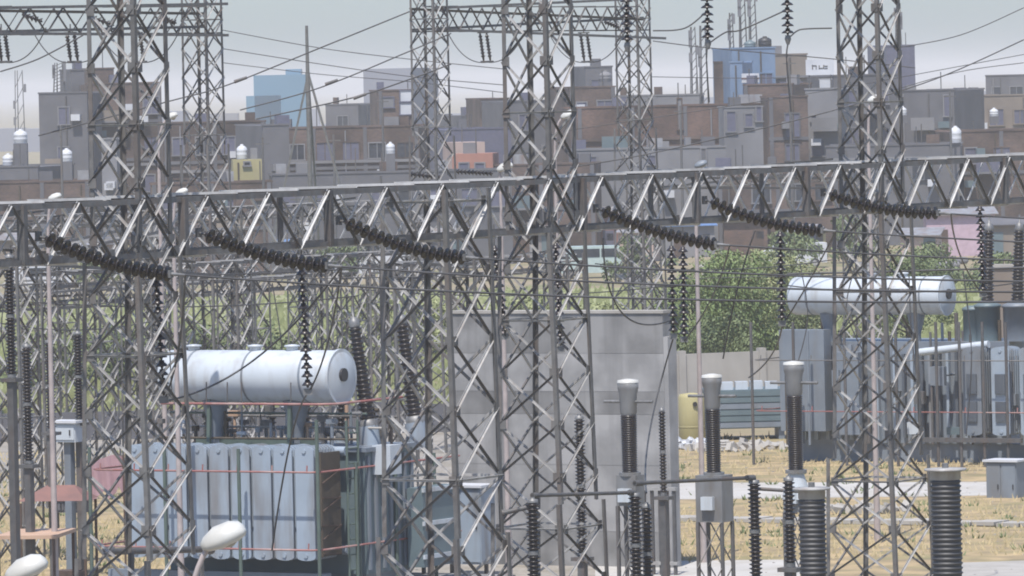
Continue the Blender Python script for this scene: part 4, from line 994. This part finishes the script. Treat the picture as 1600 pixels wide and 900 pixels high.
# field growth
b = MB()
for k in range(15000):
    s = random.uniform(26.5, 44); px = random.uniform(-30, 1640); x, y = gp(px, s)
    if px > 1040 and s > 40: continue
    h_ = random.uniform(0.15, 0.5); w = random.uniform(0.08, 0.22); a = random.uniform(-0.6, 0.6)
    b.add([(x - w, y, 0), (x + w, y + random.uniform(-.1, .1), 0), (x + a * h_, y, h_)], [(0, 1, 2)])
tag(b.build('field_grass', LEAFL), 'tall green grass growing across the field behind the yard', 'grass', kind='stuff')
b = MB()
for k in range(9000):
    s = random.uniform(46, 62)
    if 51.4 < s < 54.8: continue
    px = random.choice((random.uniform(1050, 1640), random.uniform(-30, 330))); x, y = gp(px, s)
    h_ = random.uniform(0.05, 0.26); w = random.uniform(0.012, 0.04); a = random.uniform(-0.8, 0.8)
    b.add([(x - w, y, 0), (x + w, y, 0), (x + a * h_, y + 0.05, h_)], [(0, 1, 2)])
tag(b.build('dry_grass', DRYG), 'dry straw coloured grass on the yard verges', 'grass', kind='stuff')

tr = thing('cable_trench', 'row of pale concrete trench covers before the right cabinet', 'trench cover', Vector((*gp(1000, 56.3), 0)), -R(30.4))
tm = MB().box((0, 0, 0), (0.66, 0.9, 0.10)).mesh('trench_cover', CONCL)
for k in range(30):
    q = link(bpy.data.objects.new('trench_cover', tm)); q.parent = tr; q.location = (0.72 * k, random.uniform(-.02, .02), 0.06 + random.uniform(0, .03)); q.rotation_euler = (random.uniform(-.02, .02), 0, random.uniform(-.02, .02))
b = MB()
for k in range(1200):
    s = random.uniform(46, 66); px = random.choice((random.uniform(930, 1640), random.uniform(-30, 700))); x, y = gp(px, s); d = random.uniform(.02, .07)
    ax = Matrix.Rotation(random.uniform(0, 3), 3, 'Z'); b.box((x, y, d * .3), (d, d * .8, d * .6), (ax.col[0], ax.col[1], ax.col[2]))
bw_ = MB()
for k in range(260):
    s = random.uniform(46, 62); px = random.choice((random.uniform(1050, 1640), random.uniform(-30, 330))); x, y = gp(px, s)
    for j in range(random.randint(4, 12)):
        a = random.uniform(-.25, .25); c_ = random.uniform(-.15, .15); h_ = random.uniform(.05, .2)
        bw_.add([(x + c_ - .03, y + a, 0), (x + c_ + .03, y + a, 0), (x + c_ * 1.8, y + a * 1.3, h_)], [(0, 1, 2)])
tag(bw_.build('green_weeds', LEAFD), 'small green weeds dotted over the dry verges', 'weeds', kind='stuff')
tag(b.build('loose_stones', CONCL), 'loose pale stones scattered over the yard', 'stones', kind='stuff')
# ------------------------------------------------------------------ vehicles and shacks beyond the field
def van(label, px, s, m, L=4.2, H=2.0, yaw=0.0):
    c = gp(px, s); o = thing('parked_van', label, 'van', Vector((*c, 0)), yaw)
    b = MB(); w = 0.85
    prof = [(-L / 2, 0.35), (-L / 2, 1.1), (-L / 2 + 0.5, 1.2), (-L / 2 + 1.05, H), (L / 2 - 0.15, H), (L / 2, 1.6), (L / 2, 0.35)]
    n = len(prof); vs = [(x, -w, z) for x, z in prof] + [(x, w, z) for x, z in prof]
    b.add(vs, [tuple(range(n))[::-1], tuple(range(n, 2 * n))] + [(i, (i + 1) % n, (i + 1) % n + n, i + n) for i in range(n)]); b.build('body', m, o)
    for x0, x1 in ((-L / 2 + 1.05, -L / 2 + 1.8), (-L / 2 + 1.9, -L / 2 + 2.8), (-L / 2 + 2.9, L / 2 - 0.3)):
        b = MB(); b.box(((x0 + x1) / 2, -w - 0.012, H - 0.42), (x1 - x0, 0.02, 0.52)); b.build('window', GLASS, o)
    for x in (-L / 2 + 0.8, L / 2 - 0.8):
        b = MB(); b.cyl((x, -w - 0.02, 0.32), (x, -w + 0.2, 0.32), 0.32, n=16); wh = b.build('wheel', BLACKM, o)
        b = MB(); b.cyl((x, -w - 0.035, 0.32), (x, -w - 0.02, 0.32), 0.18, n=12); b.build('rim', STEEL, wh)
    return o
TEALV = mat('pale_teal_car_paint', (0.42, 0.50, 0.48), (0.36, 0.44, 0.42), 0.35)
van('pale teal van with white roof beyond the field', 920, 25.2, TEALV)
van('white van parked left of the wide lattice column', 585, 24.6, WHITEM, 4.6, 2.3, 0.2)
van('white car beyond the field at the left', 60, 25.2, WHITEM, 4.0, 1.6, 0.1)
van('dark car beyond the field by the second string', 470, 24.2, STEELD, 4.0, 1.6, -0.1)
van('white car by the right strings', 1240, 24.5, WHITEM, 4.1, 1.6, 0.1)
MAUVE = mat('mauve_paint', (0.48, 0.36, 0.42), (0.4, 0.3, 0.35), 0.7)
SHACKS = [(40, 22.6, 3.2, 2.2, PLAST, TIN, 'beige shack with tin roof at the far left'), (108, 23.6, 2.6, 2.0, YEL, TIN, 'yellow walled shack under the leftmost slanting string'),
          (152, 23.4, 2.8, 2.1, PEACH, CEM, 'cream shack right of the yellow shack'), (250, 23.0, 3.0, 2.4, CEM2, TIN, 'grey shack behind the tall left column'),
          (345, 22.6, 3.4, 2.3, BRICK, TIN, 'brick shack behind the second slanting string'), (430, 23.2, 2.4, 1.9, CEM2, TARPB, 'grey shack with a blue sheet roof'),
          (520, 22.8, 3.0, 2.4, PLAST, TIN, 'plastered shack left of the white van'), (640, 22.8, 2.6, 2.0, PEACH, TIN, 'peach shack behind the wide lattice column'),
          (700, 23.4, 2.6, 2.2, CEM, TIN, 'grey shack between the two lattice columns'), (760, 22.6, 3.0, 2.6, BRICK2, CEM, 'dull brick shack left of the middle column'),
          (860, 22.9, 2.6, 2.0, TIN, TIN, 'tin shack behind the middle column'), (930, 22.4, 3.6, 3.0, REDB, TIN, 'red walled shack behind the third string from the right'),
          (1000, 23.2, 2.4, 2.0, PEACH, TIN, 'peach shack right of the red walled shack'), (1075, 22.8, 3.4, 2.2, CEM2, TARPB, 'pale shed with blue sheet roof above the trees'),
          (1165, 22.6, 3.0, 2.4, BRICK, CEM, 'brick shack behind the second string from the right'), (1255, 23.2, 2.6, 1.8, YEL, TIN, 'ochre shack below the right strings'),
          (1440, 24.6, 2.4, 2.0, PEACH, TIN, 'cream shack right of the right column'), (1500, 23.4, 4.6, 2.8, MAUVE, TIN, 'mauve hut with a tin roof at the right'),
          (1575, 24.0, 3.0, 2.3, PLAST, CEM, 'beige hut at the right edge')]
for px, s, w, h, m, mr, lab in SHACKS:
    c = gp(px, s); o = thing('shack', lab, 'shack', Vector((*c, 0)), random.uniform(-.25, .25))
    b = MB(); b.box((0, 0, h / 2), (w, 2.6, h)); b.build('wall', m, o)
    b = MB(); b.add([(-w / 2 - .2, -1.6, h - 0.05), (w / 2 + .2, -1.6, h - 0.05), (w / 2 + .2, 1.5, h + 0.35), (-w / 2 - .2, 1.5, h + 0.35), (-w / 2 - .2, -1.6, h + 0.01), (w / 2 + .2, -1.6, h + 0.01), (w / 2 + .2, 1.5, h + 0.41), (-w / 2 - .2, 1.5, h + 0.41)],
                    [(0, 3, 2, 1), (4, 5, 6, 7), (0, 1, 5, 4), (1, 2, 6, 5), (2, 3, 7, 6), (3, 0, 4, 7)]); b.build('roof', mr, o)
    b = MB(); b.box((random.uniform(-.3, .3) * w, -1.31, 0.9), (0.75, 0.04, 1.8)); b.build('door', random.choice([SHUT, WOOD, TTEAL]), o)
    b = MB(); b.box((w * 0.33, -1.31, 1.35), (0.5, 0.04, 0.5)); b.build('window', GLASS, o)
for k in range(13):   # loads of goods in the lot
    px = 20 + k * 122 + random.uniform(-14, 14); s = random.uniform(24.4, 26.2); c = gp(px, s)
    lm, nm, la = random.choice([(CONCL, 'sack_pile', 'pale sacks'), (PLAST, 'sack_pile', 'jute sacks'), (CEM2, 'sack_pile', 'cement sacks')])
    o = thing(nm, f'low heap of {la} in the lot beyond the field', 'sacks', Vector((*c, 0)), random.uniform(0, 3), 'sack heaps in the lot')
    o['label'] = ('leftmost', 'second', 'third', 'fourth', 'fifth', 'sixth', 'seventh', 'eighth', 'ninth', 'tenth', 'eleventh', 'twelfth', 'rightmost')[k] + f' low heap of {la} in the lot, counted from the left'
    for j in range(7):
        b = MB(); x, y = random.uniform(-.7, .7), random.uniform(-.4, .4); z = 0.18 + 0.26 * (j // 3)
        b.lathe([(0.08, -0.4), (0.2, -0.3), (0.24, 0), (0.2, 0.3), (0.08, 0.4)], (x, y, z), (1, random.uniform(-.5, .5), 0), 8); b.build('sack', lm, o)

# ------------------------------------------------------------------ town
def win_part(o, x, z, w, h, y, frame=CEM2, pane=GLASS, sill=True):
    b = MB(); b.box((x, y - 0.03, z), (w, 0.08, h)); p = b.build('window', pane, o)
    b = MB(); t = 0.09
    b.box((x, y - 0.06, z + h / 2 + t / 2), (w + 2 * t, 0.14, t)).box((x, y - 0.06, z - h / 2 - t / 2), (w + 2 * t + .1, 0.2, t)).box((x - w / 2 - t / 2, y - 0.06, z), (t, 0.14, h)).box((x + w / 2 + t / 2, y - 0.06, z), (t, 0.14, h))
    if w > 0.9: b.box((x, y - 0.08, z), (0.06, 0.05, h))
    b.build('window_frame', frame, p)
BLD = []
def roof_under(px, z, s, tol=1.6):
    c = [q for q in BLD if q[0] - 3 <= px <= q[1] + 3 and q[3] < z + 0.35 and abs(q[2] - s) < tol]
    return max(c, key=lambda q: q[3]) if c else None
def building(label, x0, x1, ytop, s, m, depth=9, wins=(), slabs=(), parapet=True, slabm=CEM2, auto=0, name='house', winm=GLASS, yaw=0.0, seed=0):
    a, b_ = W(x0, ytop, s), W(x1, ytop, s); xw = b_.x - a.x; h = (a.z + b_.z) / 2; c = Vector(((a.x + b_.x) / 2, F / s, 0))
    rnd = random.Random(len(label) * 7 + int(x0) + seed); BLD.append((x0, x1, s, h, depth))
    if s > 12 and not yaw: yaw = rnd.choice((-1, 1)) * rnd.uniform(0.05, 0.34 if xw < 7 else 0.12)
    o = thing(name, label, 'building', c, yaw)
    b = MB(); b.box((0, depth / 2, h / 2), (xw, depth, h)); b.build('wall', m, o)
    if parapet:
        for yy in (0.1, depth - 0.1):
            b = MB(); b.box((0, yy, h + 0.06), (xw + 0.12, 0.3, 0.12)); b.build('parapet', m, o)
    for z in slabs:
        b = MB(); b.box((0, -0.06, z), (xw + 0.1, 0.22, 0.22)); b.build('floor_slab', slabm, o)
    if auto:
        z = h - 1.75
        while z > 1.2 and h - z < 3.2 * auto:
            nb = max(1, int(xw / 1.9))
            for k in range(nb):
                if rnd.random() < 0.75: win_part(o, -xw / 2 + xw * (k + .5) / nb + rnd.uniform(-.2, .2), z, rnd.choice((0.8, 1.0, 1.2)), rnd.choice((1.1, 1.3)), 0, slabm if rnd.random() < .5 else m, rnd.choice((GLASS, SHUT)))
            z -= 3.1
    if s > 15 and xw > 2.5:
        if m in (BRICK, BRICK2):
            z = h - 3.0
            while z > 2:
                b = MB(); b.box((0, -0.02, z), (xw + 0.04, 0.10, 0.24)); b.build('floor_slab', CEM, o); z -= 3.05
            for k in range(int(xw / 3.2) + 1):
                b = MB(); b.box((-xw / 2 + 0.2 + (xw - 0.4) * k / max(1, int(xw / 3.2)), -0.035, h / 2), (0.28, 0.10, h)); b.build('frame_column', CEM, o)
        if rnd.random() < .6:
            bx_, bz_ = rnd.uniform(-xw / 2 + 1, xw / 2 - 1), h - rnd.choice((3.0, 6.0)); b = MB(); b.box((bx_, -.5, bz_), (1.9, 1.0, .14)); bal = b.build('balcony', CEM2, o)
            b = MB(); b.box((bx_, -.97, bz_ + .5), (1.9, .06, .85)); b.build('balcony_rail', rnd.choice((CEM, CEM2, SHUT, PLAST, TTEAL)), bal)
    if s > 15:
        for k in range(max(2, int(xw / 1.1))):
            x = rnd.uniform(-xw / 2 + .3, xw / 2 - .3); q = rnd.random(); b = MB()
            if q < .3: b.box((x, rnd.uniform(.5, 2), h + .35), (rnd.uniform(.4, 1.2), .8, .8)); b.build('roof_box', rnd.choice((CEM, CEM2, BRICK2, TIN, SHUT)), o)
            elif q < .6: b.cyl((x, .4, h), (x, .4, h + rnd.uniform(.6, 1.8)), .04, n=6); b.build('vent_pipe', STEELD, o)
            elif q < .8: b.cyl((x, -.06, 0), (x, -.06, h - .2), .06, n=6); b.build('drain_pipe', rnd.choice((STEELD, CEM2, RUSTSHADE)), o)
            else: b.box((x, -.3, h - rnd.uniform(1.2, 4)), (rnd.uniform(.6, .9), .6, .5)); b.build('air_cooler', rnd.choice((WHITEM, CEM2, TTEAL)), o)
    for (px, py, w, hh, mm) in wins:
        q = W(px, py, s); win_part(o, q.x - c.x, q.z, w, hh, 0, slabm, mm)
    return o
def roof_tank(label, px, py, s, r=0.5, h=1.0, m=WHITEM):
    """water tank on a roof or on legs; (px,py) = middle"""
    p = W(px, py, s); q = roof_under(px, p.z - h / 2, s); sh = 0.6
    if q:
        p = W(px, py, F / (F / q[2] + min(1.3, q[4] / 2))); sh = max(0.12, p.z - h / 2 - q[3] + 0.1)
    base = Vector((p.x, p.y, p.z - h / 2)); o = thing('water_tank', label, 'water tank', base)
    b = MB(); b.lathe([(r * 0.95, 0), (r, 0.05), (r, h * 0.3), (r * 1.03, h * .33), (r, h * .36), (r, h * 0.6), (r * 1.03, h * .63), (r, h * .66), (r * 0.98, h * 0.8), (r * 0.55, h * 0.97), (r * 0.3, h)], (0, 0, 0), (0, 0, 1), 16); b.build('tank_shell', m, o)
    b = MB(); b.lathe([(r * 0.32, h), (r * 0.32, h + 0.08), (r * 0.1, h + 0.1)], (0, 0, 0), (0, 0, 1), 12); b.build('lid', m, o)
    b = MB(); b.box((0, 0, -sh / 2), (r * 2.0, r * 2.0, sh)); b.build('stand', CEM, o)
    return o
building('grey cement house with small dark openings at the far left', -60, 62, 262, 21.4, CEM, auto=2)
building('low brown brick house at the left edge', -80, 140, 286, 22.2, BRICK2, auto=1)
building('flat grey cement house left of the tall left column', 60, 136, 146, 20, CEM, auto=2)
building('narrow grey stair tower on the cement house', 111, 132, 110, 19.4, CEM, 4)
building('brown brick house behind the tall left column', 137, 252, 131, 19.6, BRICK2, auto=3, slabs=(6.4,))
building('brown gabled stair block left of the brown house roof', 137, 178, 108, 19.2, BRICK2, 5)
building('white pillar house front behind the tall left column', 158, 182, 218, 21.2, CEM2, 3)
building('long brown brick house behind the yellow hut', 255, 415, 192, 20.4, BRICK2, auto=2, slabs=(6.0,))
building('long brown brick house behind the tripod mast', 405, 655, 200, 20.8, BRICK2, auto=2, slabs=(6.6,), seed=3)
building('grey lean house left of the tripod mast', 410, 452, 196, 21.3, CEM, auto=2)
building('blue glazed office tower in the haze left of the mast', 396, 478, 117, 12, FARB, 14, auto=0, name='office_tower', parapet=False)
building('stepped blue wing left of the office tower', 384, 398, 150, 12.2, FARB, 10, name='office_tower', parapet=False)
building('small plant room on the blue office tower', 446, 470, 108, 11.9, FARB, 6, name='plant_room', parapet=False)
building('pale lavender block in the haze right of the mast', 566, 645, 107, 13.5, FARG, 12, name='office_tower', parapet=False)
building('grey house between the mast and the lavender block', 508, 560, 164, 16, CEM, auto=1)
building('brown unfinished house with open window frames', 590, 646, 142, 19, BRICK2, 8, wins=((634, 150, 0.9, 0.85, WHITEM), (634, 170, 0.9, 0.9, WHITEM), (606, 160, 0.9, 0.8, CEM2)), slabs=(8.2,), slabm=SHUT)
building('dark flat block right of the middle rear column', 700, 800, 202, 19.5, SHUT, auto=1)
building('brown brick house left of the tall middle column', 750, 795, 155, 18, BRICK2, auto=1)
building('small brown house with square windows right of the rear column', 728, 752, 180, 17.4, CEM, auto=1)
building('peach topped hut above the terracotta wall', 709, 758, 222, 22.3, PEACH, 4, parapet=False)
building('terracotta painted wall house behind the near beam', 706, 770, 240, 22.6, ORNG, 4, wins=((725, 262, 0.6, 0.6, SHUT), (750, 262, 0.6, 0.6, SHUT)), parapet=False)
building('greenish grey house behind the tall middle column', 795, 892, 158, 18.5, CEM, auto=2)
building('brown brick house right of the tall middle column', 888, 962, 137, 19, BRICK2, auto=1)
building('grey block with roof shelter right of the middle column', 914, 957, 105, 18, CEM, 6, auto=1)
building('pale long parapet house behind the rear column', 960, 1095, 150, 19, CEM2, auto=1)
building('long brown brick terrace below the blue house', 900, 1240, 166, 21.3, BRICK, auto=0, slabs=(7.9,), slabm=BRICK2, wins=((1062, 178, 0.25, 2.2, CEM2), (1143, 185, 0.7, 1.3, SHUT), (1185, 183, 0.6, 1.0, SHUT)))
building('pale rendered low wall house below the brick terrace', 895, 1135, 233, 22.2, CEM2, 3, wins=((1018, 250, 0.5, 0.6, SHUT), (925, 252, 0.5, 0.6, SHUT), (1100, 250, 0.3, 1.6, CEM)))
building('brown stair block left of the blue house', 1115, 1142, 98, 20.2, BRICK2, 4)
building('bright blue painted house above the brick terrace', 1142, 1212, 76, 20.3, BLUEP, 6, wins=((1197, 123, 1.0, 0.8, SHUT), (1152, 125, 0.4, 1.4, SHUT)), parapet=True, slabm=BLUEP)
building('blue stepped stair front left of the blue house', 1140, 1160, 98, 20.6, BLUEP, 3, slabm=BLUEP)
building('brown brick front under the blue house', 1160, 1240, 133, 20.8, BRICK2, 5, wins=((1172, 185, 0.5, 1.1, SHUT),))
building('pale porch with balcony before the brick terrace', 1130, 1192, 168, 21.9, CEM2, 2, wins=((1142, 190, 0.6, 1.4, SHUT), (1170, 188, 0.5, 0.9, SHUT), (1186, 178, 0.35, 1.0, SHUT)))
building('banded beige house left of the right column', 1208, 1262, 86, 20, PLAST, auto=0, slabs=(12.2, 11.0, 9.6), wins=((1240, 128, 0.9, 0.7, TTEAL),))
building('beige brick house with tall shuttered windows', 1200, 1262, 152, 21.5, BRICK2, 5, wins=((1238, 197, 1.0, 1.8, SHUT), (1238, 238, 0.9, 1.1, SHUT)), slabm=CEM)
building('pale bluish house left of the right column', 1258, 1312, 140, 21.2, CEM2, 6, wins=((1278, 232, 0.9, 1.1, SHUT), (1272, 185, 0.35, 0.35, SHUT)))
building('grey house behind the right column', 1300, 1405, 118, 19.5, CEM, auto=3)
building('dark grey roof block right of the right column', 1384, 1430, 72, 18, SHUT, 6)
building('plain grey cement block right of the right column', 1400, 1492, 142, 20, CEM, auto=0, wins=((1482, 165, 0.5, 1.6, SHUT),))
building('tan and grey stepped houses at the upper right', 1490, 1620, 150, 19, PLAST, auto=1)
building('brown brick terrace at the right edge', 1488, 1640, 205, 21.4, BRICK2, auto=1)
building('grey block behind the right edge', 1540, 1640, 118, 16, CEM, auto=1)
building('grey and blue low houses behind the near beam at right', 1290, 1500, 228, 21.9, CEM, auto=1, slabs=(6.2,))
building('long brown house behind the near beam at left centre', 236, 425, 287, 23.6, BRICK2, 4, auto=1)
building('grey house behind the near beam at centre', 425, 800, 270, 23.2, CEM, 4, auto=1)
building('dull house behind the near beam right of the middle column', 760, 930, 258, 22.6, BRICK2, 4, auto=1)
building('dull brick house behind the near beam at right', 1120, 1310, 262, 22.5, BRICK2, 4, auto=1)
# yellow hut with tank
building('yellow square roof hut with a dark vent', 364, 409, 249, 23.2, YEL, 2.0, wins=((386, 256, 0.35, 0.2, BLACKM),), parapet=False, name='roof_hut')
for px, py, s, r, h, m, lab in ((378, 238, 23.2, 0.36, 0.9, WHITEM, 'white square tank on the yellow hut'), (32, 214, 20, 0.5, 0.95, WHITEM, 'white water tank at the far left roof'), (13, 250, 21.4, 0.42, 0.8, WHITEM, 'lower white water tank at the left edge'),
                          (104, 243, 21.8, 0.40, 0.85, WHITEM, 'white water tank left of the tall left column'), (1195, 66, 20.3, 0.52, 0.75, BLACKM, 'black water tank on the blue house'), (1172, 70, 20.2, 0.45, 0.6, TTEAL, 'dark low tank beside the black tank'),
                          (1493, 212, 21.6, 0.42, 1.2, WHITEM, 'white water tank at the right above the brick terrace'), (1411, 174, 20.2, 0.28, 0.6, WHITEM, 'small white tank on the grey block'), (1553, 176, 19.2, 0.35, 0.6, WHITEM, 'white rooftop tank near the right edge'),
                          (946, 120, 18, 0.5, 0.8, CEM2, 'pale tank on the grey block by the middle column'), (610, 232, 22.8, 0.3, 0.7, WHITEM, 'small white tank behind the near beam')):
    roof_tank(lab, px, py, s, r, h, m)
# balcony of the blue house, hoarding, dish
p = W(1172, 122, 20.7); o = thing('balcony_box', 'white balcony box hung on the blue house', 'balcony', Vector((p.x, p.y - 0.4, p.z - 0.4)))
b = MB(); b.box((0, 0, 0.4), (1.3, 0.8, 0.7)); b.build('balcony_panel', WHITEM, o); b = MB(); b.box((0, -0.02, 0.38), (1.32, 0.82, 0.1)); b.build('stripe', REDB, o)
p = W(1281, 104, 21.0); o = thing('hoarding', 'white hoarding with smeared dark marks on the roof left of the right column', 'sign', Vector((p.x, p.y, p.z - 0.65)))
b = MB(); b.box((0, 0, 0.6), (2.1, 0.08, 1.15)); b.build('board', WHITEM, o)
b = MB()
for x, z, w, h_ in ((-.55, .62, .08, .34), (-.4, .72, .3, .08), (-.28, .6, .07, .3), (-.05, .6, .07, .3), (.1, .52, .3, .08), (.28, .62, .07, .3), (.45, .66, .25, .1), (.45, .5, .25, .08)): b.box((x, -0.05, z), (w, 0.02, h_))
b.build('dark_marks', STEELD, o)
b = MB(); b.box((-0.8, 0.1, -0.4), (0.1, 0.1, 1.2)).box((0.8, 0.1, -0.4), (0.1, 0.1, 1.2)); b.build('support', STEELD, o)
p = W(1290, 132, 20.9); o = thing('white_sheet', 'white cloth sheet below the hoarding', 'sheet', Vector((p.x, p.y, p.z))); b = MB(); b.box((0, 0, 0), (0.9, 0.06, 0.8)).box((0, 0.02, 0.4), (1.0, 0.1, 0.06)); b.build('cloth', WHITEM, o)
# telecom masts
def telecom(label, px0, px1, y0, y1, s, m=STEELD, n=9):
    q = roof_under((px0 + px1) / 2, W(px0, y1, s).z + 0.6, s, 4)
    if q: s = F / (F / q[2] + min(2.0, q[4] / 2))
    a, b_ = W(px0, y1, s), W(px1, y1, s); top = W((px0 + px1) / 2, y0, s).z; w = b_.x - a.x; c = (a + b_) / 2; c.z = q[3] if q else 0.0; h = top - c.z
    o = thing('telecom_mast', label, 'mast', c, 0.3)
    for x, y in ((-w / 2, -w / 3), (w / 2, -w / 3), (0, w / 2)):
        b = MB(); b.cyl((x, y, -0.2), (x * 0.6, y * 0.6, h), 0.06, 0.04, 6); b.build('leg', m, o)
    for k in range(n):
        z0, z1 = h * k / n, h * (k + 1) / n; f0, f1 = 1 - .4 * z0 / h, 1 - .4 * z1 / h
        b = MB(); b.bar((-w / 2 * f0, -w / 3, z0), (w / 2 * f1, -w / 3, z1), 0.05); b.build('brace', m, o)
    for k in range(4):
        x = random.choice((-1, 1)) * w * 0.45; b = MB(); b.box((x, -w * .4, h * (0.55 + 0.11 * k)), (0.22, 0.16, 0.8)); b.build('antenna_panel', CEM2, o)
telecom('telecom mast on the far left roof', 20, 39, 110, 170, 16); telecom('telecom mast left of the grey stair tower', 82, 101, 98, 148, 17)
telecom('telecom mast pair left of the hanging string', 1078, 1090, 42, 158, 18.5); telecom('telecom mast right of the pair by the brown roofs', 1092, 1106, 40, 156, 18.8)
telecom('telecom mast on the blue house, left one', 1154, 1166, -30, 76, 20.2); telecom('telecom mast on the blue house, right one', 1169, 1182, -30, 76, 20.2)
telecom('slim telecom mast right of the right column', 1398, 1408, 12, 74, 18); telecom('slim mast on the brown stair block', 1139, 1147, 20, 102, 20.1)
# plain poles in the town
for px, y0, s, w in ((95, 196, 24, 'at left below the cement house'), (410, 215, 24.5, 'beside the yellow hut'), (597, 150, 22, 'before the unfinished house'), (521, 210, 24, 'right of the tripod mast'), (1063, 165, 22.5, 'before the brick terrace'), (1484, 142, 22, 'beside the plain grey block'), (1233, 90, 23, 'before the beige brick house')):
    p = W(px, y0, s); o = thing('utility_pole', f'thin utility pole {w}', 'pole', Vector((p.x, p.y, 0)))
    b = MB(); b.lathe([(0.11, 0), (0.07, p.z)], (0, 0, 0), (0, 0, 1), 8); b.build('shaft', STEELD, o)
    b = MB(); b.box((0, 0, p.z - 0.4), (0.9, 0.08, 0.08)); b.build('cross_arm', STEELD, o)
# far haze-blurred blocks filling the skyline
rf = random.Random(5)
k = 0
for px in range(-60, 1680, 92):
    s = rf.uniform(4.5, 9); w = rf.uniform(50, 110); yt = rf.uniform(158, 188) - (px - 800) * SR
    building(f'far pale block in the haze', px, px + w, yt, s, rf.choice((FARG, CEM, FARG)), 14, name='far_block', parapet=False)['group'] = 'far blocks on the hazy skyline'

# ------------------------------------------------------------------ haze
b = MB(); b.box((0, 5300, 13.0), (12000, 11900, 28.0))
m = bpy.data.materials.new('haze_air'); m.use_nodes = True; n = m.node_tree
for x in list(n.nodes):
    if x.type != 'OUTPUT_MATERIAL': n.nodes.remove(x)
pv = n.nodes.new('ShaderNodeVolumePrincipled'); pv.inputs['Color'].default_value = (0.875, 0.87, 0.89, 1); pv.inputs['Density'].default_value = HAZE_DENSITY
pv.inputs['Anisotropy'].default_value = 0.0
out = [x for x in n.nodes if x.type == 'OUTPUT_MATERIAL'][0]; n.links.new(pv.outputs[0], out.inputs['Volume'])
tag(b.build('haze', m), 'thin pale summer haze over the yard and town', 'haze', kind='stuff')
